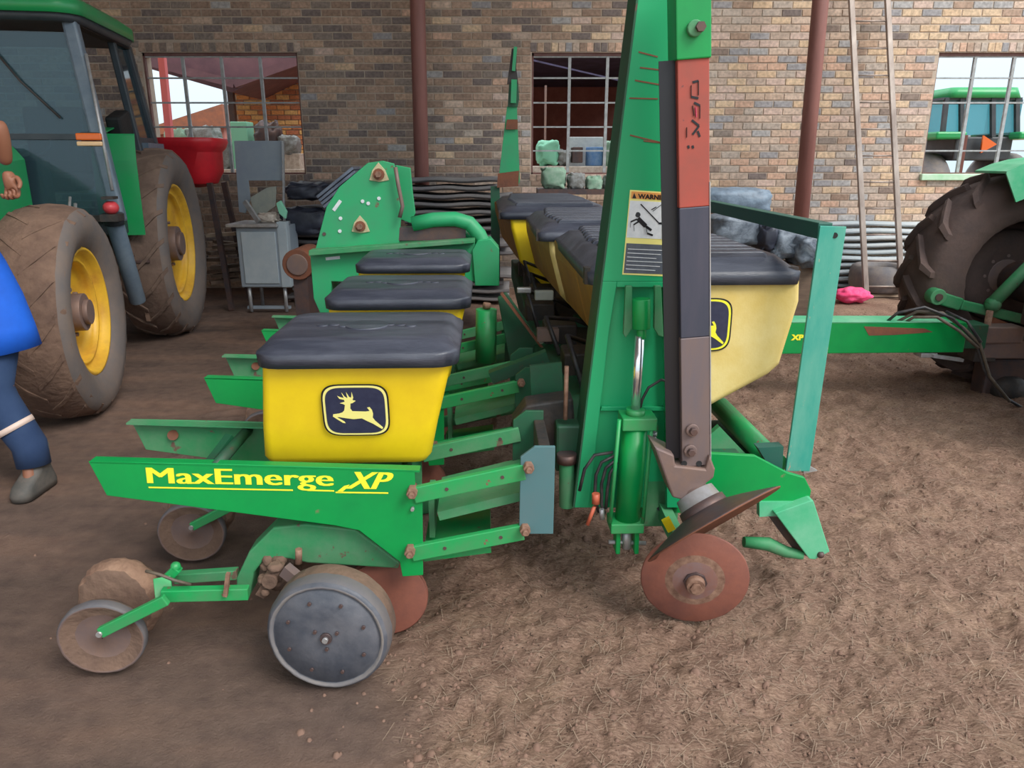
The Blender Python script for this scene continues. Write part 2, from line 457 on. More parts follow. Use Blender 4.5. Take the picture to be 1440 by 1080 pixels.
def axis_steps(a, b, near, far, centre):
    out = [a]
    while out[-1] < b:
        d = abs(out[-1] - centre); out.append(out[-1] + near + (far - near) * min(1, max(0, d - 1.6) / 5))
    return np.array(out)
gx = axis_steps(-9.5, 9.5, 0.014, 0.07, 0.2); gy = axis_steps(0.2, 9.9, 0.014, 0.05, 1.2)
GX, GY = np.meshgrid(gx, gy); GZ = ground_h(GX, GY)
nx, ny = len(gx), len(gy)
co = np.stack([GX, GY, GZ], -1).reshape(-1, 3)
ii = np.arange((nx - 1) * (ny - 1)); r_, c_ = ii // (nx - 1), ii % (nx - 1); b0 = r_ * nx + c_
quads = np.stack([b0, b0 + 1, b0 + nx + 1, b0 + nx], -1)
fm = bpy.data.meshes.new('floor')
fm.vertices.add(len(co)); fm.vertices.foreach_set('co', co.ravel())
fm.loops.add(len(quads) * 4); fm.loops.foreach_set('vertex_index', quads.ravel())
fm.polygons.add(len(quads)); fm.polygons.foreach_set('loop_start', np.arange(len(quads)) * 4)
fm.polygons.foreach_set('loop_total', np.full(len(quads), 4)); fm.polygons.foreach_set('use_smooth', np.ones(len(quads), bool))
fm.update(calc_edges=True)
za = fm.attributes.new('loose', 'FLOAT', 'POINT'); za.data.foreach_set('value', rough_zone(GX, GY).ravel())
floor = bpy.data.objects.new('floor', fm); COL.objects.link(floor)
tag(floor, kind='structure')
def floor_material():
    m = bpy.data.materials.new('soil'); m.use_nodes = True
    N, L = m.node_tree.nodes, m.node_tree.links; b = N['Principled BSDF']
    b.inputs['Roughness'].default_value = 0.95; b.inputs['Specular IOR Level'].default_value = 0.2
    geo = N.new('ShaderNodeNewGeometry')
    def noise(sc, det=6, vec=None, ro=0.6):
        n = N.new('ShaderNodeTexNoise'); n.inputs['Scale'].default_value = sc; n.inputs['Detail'].default_value = det
        n.inputs['Roughness'].default_value = ro
        L.new(vec or geo.outputs['Position'], n.inputs['Vector']); return n.outputs['Fac']
    def ramp(fac, stops):
        r = N.new('ShaderNodeValToRGB'); e = r.color_ramp.elements
        e[0].position, e[0].color = stops[0][0], lin(stops[0][1]); e[1].position, e[1].color = stops[-1][0], lin(stops[-1][1])
        for p, c in stops[1:-1]:
            k = e.new(p); k.color = lin(c)
        L.new(fac, r.inputs[0]); return r.outputs[0]
    def mix(f, a, c):
        x = N.new('ShaderNodeMix'); x.data_type = 'RGBA'
        if isinstance(f, float): x.inputs[0].default_value = f
        else: L.new(f, x.inputs[0])
        L.new(a, x.inputs[6]); L.new(c, x.inputs[7]); return x.outputs[2]
    st = N.new('ShaderNodeMapping'); L.new(geo.outputs['Position'], st.inputs[0])
    st.inputs['Rotation'].default_value = (0, 0, 0.7); st.inputs['Scale'].default_value = (1, 4, 1)
    loose = mix(0.5, ramp(noise(4), [(0.3, '#76594c'), (0.5, '#947564'), (0.7, '#b09078')]),
                ramp(noise(45, 8, st.outputs[0], .75), [(0.38, '#3f302a'), (0.5, '#8f7464'), (0.62, '#c0a48f')]))
    sp_ = noise(85, 3); ms = N.new('ShaderNodeMapRange'); ms.inputs['From Min'].default_value = .62; ms.inputs['From Max'].default_value = .70
    L.new(sp_, ms.inputs['Value']); sd = N.new('ShaderNodeRGB'); sd.outputs[0].default_value = lin('#3a2d28'); loose = mix(ms.outputs[0], loose, sd.outputs[0])
    st2 = N.new('ShaderNodeMapping'); L.new(geo.outputs['Position'], st2.inputs[0]); st2.inputs['Scale'].default_value = (.5, 2.2, 1)
    hard = mix(0.4, ramp(noise(1.3, 5, st2.outputs[0]), [(0.35, '#5f504a'), (0.5, '#776259'), (0.62, '#8b6f61')]),
               ramp(noise(14, 8), [(0.3, '#5a4b46'), (0.5, '#7a665a'), (0.7, '#8f786b')]))
    dk = noise(0.9, 4); mr = N.new('ShaderNodeMapRange'); mr.inputs['From Min'].default_value = .56; mr.inputs['From Max'].default_value = .7
    L.new(dk, mr.inputs['Value']); dark = N.new('ShaderNodeRGB'); dark.outputs[0].default_value = lin('#4f4440')
    hard = mix(mr.outputs[0], hard, dark.outputs[0])
    at_ = N.new('ShaderNodeAttribute'); at_.attribute_name = 'loose'
    L.new(mix(at_.outputs['Fac'], hard, loose), b.inputs['Base Color'])
    bp = N.new('ShaderNodeBump'); bp.inputs['Strength'].default_value = 0.9; bp.inputs['Distance'].default_value = 0.016
    L.new(noise(70, 8, None, .75), bp.inputs['Height']); L.new(bp.outputs[0], b.inputs['Normal'])
    MATS['soil'] = m; fm.materials.append(m)
floor_material()
mat('yard', '#9c7e66', 0.95, dirt='#b29a80', amount=0.5, scale=1)
tag(MB('yard').box((0, 0, -0.14), (160, 160, 0.1)).build('yard_ground'), kind='structure')
COL.objects['yard_ground'].location.z = -0.14 + -0.05

# windows: (left x, right x, mullion xs) on the wall plane
ZT, ZB = 2.77, 1.39
def wx(px, py=150): return at(W0, px, py, y=WY).x
win = [(wx(199, 80), wx(418, 80)), (wx(748, 80), wx(748, 80) + 1.80), (wx(1321, 75), wx(1321, 75) + 1.85)]
wall = MB('mortar')
X0, X1, ZW = -9.4, 9.4, 6.0
edges = [X0] + [e for w in win for e in w] + [X1]
for i in range(0, len(edges), 2):
    wall.span((edges[i], WY, -0.1), (edges[i + 1], WY + 0.24, ZW))
for a, b in win:
    wall.span((a, WY, -0.1), (b, WY + 0.24, ZB)); wall.span((a, WY, ZT), (b, WY + 0.24, ZW))
wall_back = wall.build('wall_back', kind='structure')
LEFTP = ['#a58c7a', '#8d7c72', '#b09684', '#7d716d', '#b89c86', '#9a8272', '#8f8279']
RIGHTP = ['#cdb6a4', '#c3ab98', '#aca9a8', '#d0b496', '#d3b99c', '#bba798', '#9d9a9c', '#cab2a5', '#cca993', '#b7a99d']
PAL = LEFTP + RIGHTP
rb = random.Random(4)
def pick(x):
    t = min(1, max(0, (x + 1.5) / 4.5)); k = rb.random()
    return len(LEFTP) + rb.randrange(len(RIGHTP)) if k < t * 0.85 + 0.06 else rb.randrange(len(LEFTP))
BW, BH, CO = 0.219, 0.069, 0.083
bricks = []
row = 0
z = 0.0
while z < ZW - 0.1:
    x = X0 + (row % 2) * 0.116 + 0.005
    while x < X1 - 0.1:
        seg = [(x, x + BW)]
        for a, b in win:
            if z + BH > ZB - 0.075 and z < ZT + 0.11:
                ns = []
                for s, e in seg:
                    if e <= a or s >= b: ns.append((s, e))
                    else:
                        if a - 0.012 - s > 0.04: ns.append((s, a - 0.012))
                        if e - b - 0.012 > 0.04: ns.append((b + 0.012, e))
                seg = ns
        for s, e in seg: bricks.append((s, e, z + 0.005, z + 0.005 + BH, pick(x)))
        x += 0.232
    z += CO; row += 1
for a, b in win:                                           # brick-on-edge lintel and sill courses
    k = a - 0.02
    while k < b + 0.02:
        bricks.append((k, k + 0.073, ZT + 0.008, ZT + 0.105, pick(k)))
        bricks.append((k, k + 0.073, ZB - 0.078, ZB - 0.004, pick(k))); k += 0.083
def bright(s): c = lin(PAL[s]); return (c[0], c[1], c[2], 1)
def brick_faces(s, e, z0, z1, pr):
    y0, y1 = WY - 0.006 - pr, WY + 0.03; j = 0.003
    f = [(s + j, y0, z0 + j), (e - j, y0, z0 + j), (e - j, y0, z1 - j), (s + j, y0, z1 - j),
         (s, y0 + j, z0), (e, y0 + j, z0), (e, y0 + j, z1), (s, y0 + j, z1), (s, y1, z0), (e, y1, z0), (e, y1, z1), (s, y1, z1)]
    q = [(0, 1, 2, 3), (4, 5, 1, 0), (5, 6, 2, 1), (6, 7, 3, 2), (7, 4, 0, 3), (8, 9, 5, 4), (9, 10, 6, 5), (10, 11, 7, 6), (11, 8, 4, 7)]
    return f, q
def in_view(bk):
    s, e, z0, z1, t = bk; xm = (s + e) / 2; zm = (z0 + z1) / 2
    return e - s > 0.2 and (-2.45 < xm < -1.35 or -1.1 < xm < -0.3 or 2.5 < xm < 3.45 or 3.75 < xm < 5.2) and 1.45 < zm < 3.25
vis = sorted([b for b in bricks if in_view(b)], key=lambda b: abs((b[0] + b[1]) / 2 - 1.0) + abs(b[2] - 1.55))[:300]
vs = set(vis); protos = {}
def col_attr(me, cols):
    a = me.attributes.new('tone', 'FLOAT_COLOR', 'FACE'); a.data.foreach_set('color', [c for k in cols for c in k])
for bk in vis:
    s, e, z0, z1, t = bk
    if t not in protos:
        f, q = brick_faces(-BW / 2, BW / 2, -BH / 2, BH / 2, 0)
        me = bpy.data.meshes.new('brick'); me.from_pydata([(p[0], p[1] - WY, p[2]) for p in f], [], q)
        col_attr(me, [bright(t)] * len(q)); me.materials.append(MATS['brick']); me.update(); protos[t] = me
    o = bpy.data.objects.new('brick', protos[t]); COL.objects.link(o); o.parent = wall_back
    o.location = Vector(((s + e) / 2, WY - rb.random() * 0.004, (z0 + z1) / 2)) - ORG['wall_back']
    o.rotation_euler = (0, rb.uniform(-.006, .006), 0)
V, Fc, Cc = [], [], []
for bk in bricks:
    if bk in vs: continue
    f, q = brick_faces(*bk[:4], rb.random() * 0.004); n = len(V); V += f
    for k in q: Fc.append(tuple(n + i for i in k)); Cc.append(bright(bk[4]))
me = bpy.data.meshes.new('brick_courses'); me.from_pydata([tuple(Vector(p) - ORG['wall_back']) for p in V], [], Fc)
col_attr(me, Cc); me.materials.append(MATS['brick'])
o = bpy.data.objects.new('brick_courses', me); COL.objects.link(o); o.parent = wall_back; o['kind'] = 'stuff'

# steel windows, unglazed
def make_window(n, a, b, bars=(1, 2, 3, 4)):
    m = MB('window_frame'); t = 0.035; y = WY + 0.03
    m.span((a, y, ZT - t), (b, y + .05, ZT)); m.span((a, y, ZB), (b, y + .05, ZB + t * .6))
    m.span((a, y, ZB), (a + t * .6, y + .05, ZT)); m.span((b - t * .6, y, ZB), (b, y + .05, ZT))
    w = m.build('window_%d' % n, kind='structure')
    for i in (1, 2, 3):
        x = a + (b - a) * i / 4
        MB('window_steel').box((x, y + .025, (ZT + ZB) / 2), (.034, .035, ZT - ZB - .04)).build('mullion', w)
    for i in bars:
        zz = ZB + (ZT - ZB) * i / 5
        MB('window_steel').box(((a + b) / 2, y + .025, zz), (b - a - .03, .025, .018)).build('glazing_bar', w)
    MB('window_steel').span((a + .02, y + .01, ZT - t - .015), (b - .02, y + .04, ZT - t)).build('head_bar', w)
    return w
make_window(1, *win[0], bars=(2, 3, 4)); make_window(2, *win[1]); w3 = make_window(3, *win[2], bars=(1, 3, 4))
MB('sill_mint').span((win[2][0] - .02, WY - .06, ZB - .07), (win[2][0] + .95, WY + .2, ZB + .005)).build('sill', w3, bevel=.008)

# unseen roof over the shed, closed left side, open front and right
tag(MB('sheet_roof').span((-9.6, 2.2, 6.0), (3.4, 9.9, 6.1)).span((-9.6, -4, 6.0), (-1.0, 2.2, 6.1)).build('ceiling'), kind='structure')  # front left strip added to darken left floor; right edge cut back for light
wl_ = MB('mortar').span((-9.6, -4, -0.1), (-9.4, 9.84, 6.0)).build('wall_left', kind='structure')  # unseen; run forward along with the roof strip that darkens the left floor
for (px, yb, y_, nm) in ((590, 245, 9.2, 'round brown steel column standing left of the middle window'), (1141, 300, 8.9, 'round brown steel column standing between planter and ladder')):
    t0 = at(W0, px + (-3 if px < 700 else 13), 0, y=y_); b0_ = at(W0, px + (3 if px < 700 else -14), yb, y=y_)
    c = thing('steel_column', W0, nm, 'column', 'roof columns', (b0_.x, y_, 0))
    dx = (b0_.x - t0.x) / (t0.z - b0_.z); base = Vector((b0_.x + dx * b0_.z, y_, -0.02)); top = Vector((b0_.x - dx * (6.0 - b0_.z), y_, 6.0))
    MB('column_brown').cyl(base, top, 0.085, 20).build('shaft', c)
    MB('column_brown').box(base + Vector((0, 0, .02)), (.3, .3, .03)).build('base_plate', c)
    MB('column_brown').box(top - Vector((0, 0, .02)), (.3, .3, .03)).build('cap_plate', c)

# loose clods and straw on the loose soil
rc = random.Random(11)
cl = MB('clod'); st = MB('straw')
pts = []
for i in range(5200):
    y = 1.25 + (rc.random() ** 1.6) * 7; x = rc.uniform(-0.7, 1.0 + y * 0.55) if rc.random() < .93 else rc.uniform(-2.2, 0)
    pts.append((x, y))
P_ = np.array(pts); H = ground_h(P_[:, 0], P_[:, 1]); RZ = rough_zone(P_[:, 0], P_[:, 1])
for (x, y), h, q in zip(pts, H, RZ):
    if q < .4 and rc.random() < .8: continue
    r = rc.uniform(.003, .010) * (1.9 if rc.random() < .07 else 1)
    a = rc.random() * 6.28; ring = [Vector((x + math.cos(a + k * 1.257) * r * rc.uniform(.7, 1.2), y + math.sin(a + k * 1.257) * r * rc.uniform(.7, 1.2), h - r * .2)) for k in range(5)]
    ring2 = [Vector((x, y, h + r * .75)) + (p - Vector((x, y, h))) * .5 for p in ring]
    n = cl.add(ring + ring2)
    for k in range(5): cl.face((n + k, n + (k + 1) % 5, n + 5 + (k + 1) % 5, n + 5 + k), True)
    cl.face((n + 5, n + 6, n + 7, n + 8, n + 9), True)
cl.build('soil_clods', kind='stuff', label='loose brown clods scattered over the soil', cat='clods', fix=False)
pts = [(rc.uniform(-0.6, 1.1 + 0.5 * y), y) for y in [1.2 + (rc.random() ** 1.5) * 6 for _ in range(9000)]]
P_ = np.array(pts); H = ground_h(P_[:, 0], P_[:, 1]); RZ = rough_zone(P_[:, 0], P_[:, 1])
for (x, y), h, q in zip(pts, H, RZ):
    if q < rc.random(): continue
    a = rc.gauss(0.9, .8); l = rc.uniform(.012, .04); w = .0006 + .00022 * y
    d = Vector((math.cos(a), math.sin(a), rc.uniform(-.1, .15))) * l; s = Vector((-math.sin(a), math.cos(a), 0)) * w
    c = Vector((x, y, h + .003)); n = st.add([c - d - s, c - d + s, c + d + s, c + d - s]); st.face((n, n + 1, n + 2, n + 3))
st.build('straw_litter', kind='stuff', label='dry straw bits strewn over the loose soil', cat='straw', fix=False)
# ================================================================== PLANTER
PF = Frame(0.2, 4.8, 2.0)
planter = thing('row_planter', PF, 'green row planter with yellow seed boxes and old yellow tanks, in the foreground', 'planter')
def P(px, py, Y): return at(PF, px, py, y=Y - 4.8)
def PZ(px, py, Z): return at(PF, px, py, z=Z)
def poly(pts, Y, thick, m=None, nm='plate', parent=None, bevel=0.003):
    mb = MB(m); mb.prism([P(x, y, Y) for x, y in pts], (0, thick, 0))
    return mb.build(nm, parent, bevel=bevel)

# ---- emblem: leaping deer in a rounded shield
DEER = [(478,490),(502,482),(500,472),(478,466),(468,450),(484,458),(500,462),(490,432),(504,455),(518,464),(513,430),(526,457),(536,460),(540,430),(546,460),(541,474),(556,478),(540,490),(530,492),(527,520),(535,535),(600,538),(622,535),(610,516),(622,513),(633,530),(637,550),(634,572),(645,590),(682,628),(677,637),(632,605),(606,591),(580,575),(540,579),(500,573),(470,567),(456,567),(492,592),(497,601),(484,599),(437,563),(440,551),(470,547),(486,541),(496,530),(502,500),(492,494)]
def emblem(parent, c, w, h, ux=(1, 0, 0), uz=(0, 0, 1), nrm=(0, -1, 0), old=False):
    c, ux, uz, nrm = Vector(c), Vector(ux).normalized(), Vector(uz).normalized(), Vector(nrm).normalized()
    def shield(k):
        out = []
        for i in range(48):
            t = 2 * math.pi * i / 48; ct, s_ = math.cos(t), math.sin(t)
            out.append(c + ux * (w / 2 * k * math.copysign(abs(ct) ** .38, ct)) + uz * (h / 2 * k * math.copysign(abs(s_) ** .38, s_) * (1 + .07 * (1 - abs(ct) ** 2)) * .95))
        return out
    for k, m, nm, d in ((1, 'decal_black', 'emblem_backing', 0), (.95, 'decal_cream' if not old else 'yellow_decal', 'emblem_border', .0012), (.88, 'decal_navy', 'emblem_field', .0024)):
        MB(m).prism([p + nrm * d for p in shield(k)], nrm * .0012).build(nm, parent)
    pts = [c + ux * ((x - 552) / 333 * w) + uz * (-(y - 533) / 282 * h) + nrm * .0037 for x, y in DEER]
    MB('decal_cream' if not old else 'yellow_decal').prism(pts, nrm * .0012).build('emblem_deer', parent)

# ---- seed box
def seed_box():
    A = P(362, 512, 2.2); B = P(640, 512, 2.2); bl = P(374, 660, 2.24); br = P(598, 662, 2.24)
    x0, x1 = A.x, B.x; yf = A.y; yb = yf + .50; cy = (yf + yb) / 2; cx = (x0 + x1) / 2
    zt, zb = A.z + .012, .62
    bw = br.x - bl.x; bcx = (br.x + bl.x) / 2
    body = MB('yellow')
    wt = x1 - x0 - .015
    rings = [rrect(bcx, cy, bw, .36, .035, zb), rrect(bcx + .004, cy, bw + .03, .40, .035, zb + .03)]
    for k in (.35, .7, 1): rings.append(rrect(bcx + (cx - bcx) * k, cy, bw + .03 + (wt - bw - .03) * k, .40 + .09 * k, .03, zb + .03 + (zt - zb - .03) * k))
    body.loft(rings)
    b = body.build('seed_box', planter, bevel=.006)
    lw, ld = wt + .035, .55
    lid = MB('lid_black')
    lid.loft([rrect(cx, cy, lw, ld, .075, zt - .022), rrect(cx, cy, lw + .006, ld + .006, .075, zt + .018), rrect(cx, cy, lw - .008, ld - .008, .05, zt + .022),
              rrect(cx, cy, lw - .02, ld - .02, .06, zt + .026), rrect(cx, cy, lw - .06, ld - .10, .07, zt + .050), rrect(cx, cy, lw - .12, ld - .2, .07, zt + .054)])
    lo = lid.build('lid', b)
    rg = MB('lid_black')
    for i in range(9):
        t = -0.4 + .1 * i
        rg.ball((cx + t * .3 * 1.2, cy - .02 + .015 * math.sin(i * 2.2), zt + .054), .018, 8, 5, (1.1, .8, .22))
    rg.cyl((cx, cy - .02, zt + .050), (cx, cy - .02, zt + .058), .07, 20)
    rg.build('lid_relief', b)
    fc = lambda px, py: at(PF, px, py, y=yf + .025)
    e0 = fc(501, 575)
    e0.y = yf + .012 + .03 * (zt - e0.z) / .3
    tilt = Vector((0, -.045 / (zt - zb), 1)).normalized()
    n = Vector((0, -1, -.045 / (zt - zb))).normalized()
    emblem(b, e0 + n * .012, .205, .172, (1, 0, 0), Vector((0, -n.z * -1, 1)) if False else Vector((0, n.z, -n.y)), n)
    return b

# ---- one row unit, built round the near one
def row_unit():
    root_m = MB('green_bright')
    plate = [(124,649),(300,652),(555,660),(583,662),(584,690),(594,700),(595,809),(566,811),(562,790),(505,746),(470,739),(150,697)]
    near = [P(x, y, 2.15) for x, y in plate]
    root_m.prism(near, (0, .008, 0))
    u = root_m.build('row_unit', planter, bevel=.002)
    # top flange folded inwards
    a, b = P(126, 650, 2.15), P(590, 663, 2.15)
    MB('green_bright').bar(a + Vector((0, .02, 0)), b + Vector((0, .02, 0)), .04, .006).build('flange', u)
    off = Vector((0, .35, 0)); shift = Vector((-.03, 0, .012))
    MB('green_dusty').prism([p + off + shift for p in near], (0, .008, 0)).build('far_side_plate', u, bevel=.002)
    MB('green_dusty').bar(a + Vector((0, .33, 0)) + shift, b + Vector((0, .33, 0)) + shift, .04, .006).build('flange', u)
    for px, py in ((300, 660), (420, 700), (560, 700)):
        q = P(px, py, 2.15); MB('green_dark').cyl(q + Vector((0, .01, 0)), q + Vector((0, .35, 0)), .018, 10).build('cross_tube', u)
    q = P(288, 652, 2.3); MB('green_dark').bar(q + Vector((0, 0, -.03)), q + Vector((.06, .1, .05)), .03, .04).build('handle_lever', u)
    MB('rust').cyl(P(243, 612, 2.49), P(243, 612, 2.5), .018, 12).build('rust_spot', u)
    # near lettering
    tm = MB('yellow_decal'); yl = near[0].y - .0015
    tl = P(209, 679, 2.15); tr = P(470, 683, 2.15); ux = (tr - tl); wd = ux.length; uz = Vector((0, 0, 1)) ; uz = (uz - ux.normalized() * uz.dot(ux.normalized())).normalized()
    o = Vector((tl.x, yl, tl.z)); put_text(tm, 'MaxEmerge', .074, o, ux, uz, None, width=wd - .004, offset_x=.0036)
    xl = P(478, 687, 2.15); xr = P(552, 688, 2.15); o2 = Vector((xl.x + .02, yl, xl.z)); put_text(tm, 'XP', .082, o2, ux, uz, None, shear=.4, width=(xr - xl).length - .02, offset_x=.004)
    l1 = P(209, 684, 2.15); l2 = P(412, 688, 2.15); l3 = P(432, 688, 2.15); l4 = P(470, 689, 2.15); l5 = P(472, 691, 2.15); l6 = P(546, 692, 2.15)
    for s, e in ((l1, l2), (l3, l4), (l5, l6)):
        s = Vector((s.x, yl, s.z)); e = Vector((e.x, yl, e.z)); n = tm.add([s, e, e - Vector((0, 0, .005)), s - Vector((0, 0, .005))]); tm.face((n, n + 1, n + 2, n + 3))
    sl = [Vector((P(px, py, 2.15).x, yl, P(px, py, 2.15).z)) for px, py in ((473,692),(484,683),(492,681),(488,686),(481,692))]
    n = tm.add(sl); tm.face([n + i for i in range(5)])
    tm.build('lettering', u, fix=False)
    # parallel arms
    for dy, m in ((-.03, 'green_arm'), (.30, 'green_dusty')):
        for (a, b) in (((583, 690), (737, 657)), ((580, 771), (735, 741))):
            pa, pb = P(*a, 2.18), P(*b, 2.18)
            ud = Vector((0, dy, 0)); MB(m).bar(pa + ud, pb + ud, .022, .052).build('parallel_arm', u, bevel=.003)
            for t in (.3, .8):
                c = pa.lerp(pb, t) + ud; MB('iron_dark').cyl(c + Vector((0, -.013, 0)), c + Vector((0, -.008, 0)), .006, 8).build('hole', u)
    pa, pb = P(620, 700, 2.35), P(735, 672, 2.35); MB('green_dusty').bar(pa, pb, .28, .03).build('arm_web', u)
    pa, pb = P(600, 757, 2.35), P(690, 745, 2.35); MB('green_arm').bar(pa, pb, .28, .02).build('arm_web', u)
    for px, py in ((580, 690), (577, 773), (743, 655), (738, 742)):
        c = P(px, py, 2.14); bm_ = MB('rust_bolt'); bm_.cyl(c + Vector((0, -.03, 0)), c + Vector((0, .03, 0)), .017, 6); bm_.cyl(c + Vector((0, -.042, 0)), c + Vector((0, -.02, 0)), .009, 10)
        bm_.build('pivot_bolt', u, bevel=.002)
    c = P(580, 716, 2.14); MB('steel_light').cyl(c + Vector((0, -.006, 0)), c + Vector((0, .01, 0)), .006, 6).build('bolt', u)
    # head bracket to tool bar
    hb = [(732,643),(752,628),(781,628),(778,751),(730,751)]
    MB('teal_grey').prism([P(x, y, 2.14) for x, y in hb], (0, .012, 0)).build('head_bracket', u, bevel=.002)
    MB('green_dark').prism([P(x, y, 2.14) + Vector((-.01, .34, 0)) for x, y in hb], (0, .012, 0)).build('far_head_bracket', u, bevel=.002)
    c1, c2 = P(760, 640, 2.15), P(775, 745, 2.15)
    MB('greasy_black').span(c1 + Vector((0, .02, 0)), c2 + Vector((0, .33, 0))).build('bracket_block', u, bevel=.004)
    v1, v2 = P(602, 692, 2.3), P(612, 756, 2.3); MB('green_dusty').span(v1, v2 + Vector((0, .1, 0))).build('front_post', u)
    # shank casting under the plate
    sh = [(333,838),(332,814),(350,776),(384,742),(430,737),(500,745),(562,792),(560,800),(432,792),(405,786),(372,786),(357,806),(352,838)]
    MB('green_dusty').prism([P(x, y, 2.2) for x, y in sh], (0, .09, 0)).build('shank', u, bevel=.006)
    cv = MB('iron_dark'); cv.mat('mud'); c = P(382, 812, 2.17)
    for i in range(16): cv.ball(c + Vector((rc.uniform(-.03, .03), rc.uniform(-.02, .05), rc.uniform(-.05, .045))), rc.uniform(.010, .026), 7, 5, (rc.uniform(.7, 1.4), 1, rc.uniform(.6, 1.3)))
    cv.cyl(c + Vector((0, -.03, 0)), c + Vector((0, .05, 0)), .024, 12); cv.bar(c + Vector((-.04, 0, -.06)), c + Vector((.03, 0, .05)), .03, .03)
    cv.build('muddy_pivot', u)
    c = P(420, 792, 2.16); MB('rust_bolt').cyl(c, c + Vector((.004, 0, .05)), .011, 8).build('pin', u)
    # opener disc behind the gauge wheel
    dc = P(543, 848, 2.24); dc.z = .145; prof = [(-.004, .001), (-.004, .04, 'rust_disc'), (-.002, .135), (0, .14), (.002, .135), (.004, .001)]
    for dx in (0, .03):
        MB('rust_disc').lathe(dc + Vector((0, dx, 0)), Vector((.04 if dx else -.04, 1, 0)), prof, 40).build('opener_disc', u)
    # gauge wheels
    for dy, sgn in ((0, 1), (.34, -1)):
        g = P(467, 884, 2.02) + Vector((0, dy, 0)); g.z = .19
        w = MB('wheel_black')
        w.lathe(g, Vector((.09 * sgn, sgn, 0)), [(-.058, .002, 'wheel_black'), (-.056, .06), (-.058, .154), (-.052, .157), (-.052, .162, 'tire_grey'), (-.060, .165), (-.060, .172, 'wheel_black'), (-.05, .181, 'rubber_grey'), (-.03, .187, 'rubber_grey'), (-.01, .188, 'mud'), (.045, .187, 'mud'), (.06, .175), (.06, .04), (.06, .002)], 64, jitter=.0008)
        go = w.build('gauge_wheel', u)
        ax = Vector((.09 * sgn, sgn, 0)).normalized(); _, s_, u_ = ortho(ax)
        spots = [(2 * math.pi * i / 8 + .35, .122) for i in range(8)] + [(2 * math.pi * i / 3 + .5, .038) for i in range(3)]
        for t, q in spots:
            p = g - ax * .055 + (s_ * math.cos(t) + u_ * math.sin(t)) * q; MB('iron_dark').cyl(p, p - ax * .009, .006, 6).build('wheel_bolt', u)
        MB('iron_dark').cyl(g - ax * .058, g - ax * .066, .018, 12).mat('steel_light').cyl(g - ax * .066, g - ax * .076, .009, 8).build('axle_cap', u)
        a = P(400, 800, 2.15) + Vector((0, dy, 0)); MB('iron_brown').bar(a, g + ax * .07 * (1 if dy == 0 else -1), .03, .04).build('gauge_arm', u)
    # closing wheels and their linkage
    for (px, py, Yc, sg, muddy) in ((143, 886, 2.07, 1, False), (172, 850, 2.26, -1, True)):
        g = P(px, py, Yc); g.z = .135 if not muddy else .15
        ax = Vector((-.10 * sg if not muddy else .1, 1, .08 * sg)).normalized()
        w = MB('tire_mud')
        if not muddy: w.lathe(g, ax, [(-.006, .002, 'iron_brown'), (.004, .03), (.002, .08, 'mud'), (-.016, .119, 'iron_brown'), (-.018, .124, 'rubber_grey'), (-.008, .129), (.012, .129, 'tire_mud'), (.03, .12), (.03, .002)], 48, jitter=.0008)
        else: w.lathe(g, ax, [(-.05, .002, 'mud'), (-.045, .10), (-.04, .122, 'mud_thick'), (-.02, .136), (0, .140), (.02, .138), (.045, .124), (.05, .002)], 52, jitter=.0035)
        w.build('closing_wheel', u)
    a, b = P(142, 889, 2.03), P(234, 843, 2.03)
    MB('green_arm').bar(a, b, .02, .034).build('closing_arm', u, bevel=.003)
    c = a; MB('steel_light').cyl(c + Vector((0, -.016, 0)), c + Vector((0, .02, 0)), .009, 8).build('axle_nut', u)
    a, b = P(228, 836, 2.08), P(350, 833, 2.1)
    MB('green_arm').bar(a, b, .03, .04).build('tail_bar', u, bevel=.003)
    a, b = P(246, 812, 2.22), P(335, 806, 2.22); MB('green_dusty').bar(a, b, .03, .034).build('tail_bar', u, bevel=.003)
    a, b = P(232, 848, 2.1), P(228, 812, 2.14); lv = MB('green_arm'); lv.bar(a, b, .05, .035); lv.bar(P(226, 822, 2.16), P(250, 798, 2.16), .03, .03); lv.ball(P(247, 797, 2.16), .017, 8, 6)
    lv.build('closing_lever', u, bevel=.002)
    MB('hose_brown').tube([P(205, 803, 2.08), P(225, 808, 2.07), P(245, 816, 2.06), P(268, 822, 2.08)], .005).build('spring_rod', u)
    a = P(317, 838, 2.07); MB('rust_bolt').bar(a, P(321, 806, 2.07), .012, .014).build('clip', u)
    return u
seed0 = seed_box(); unit0 = row_unit()
# second and third rows
for k, dx in ((1, .02), (2, 0.0)):
    off = Vector((dx, .91 * k, 0)); s2 = copy_tree(seed0, planter, off + Vector((0, 0, 0.02 if k == 2 else 0))); u2 = copy_tree(unit0, planter, off)
    for ch in list(u2.children):
        if ch.name.startswith('lettering'): bpy.data.objects.remove(ch)
        elif ch.name.startswith('head_bracket'):
            ch.data = ch.data.copy(); ch.data.materials[0] = MATS['green_dark']
        elif k == 1 and ch.name.split('.')[0] in ('closing_wheel', 'closing_arm', 'tail_bar', 'closing_lever', 'spring_rod', 'clip', 'axle_nut'): ch.location.y -= .22

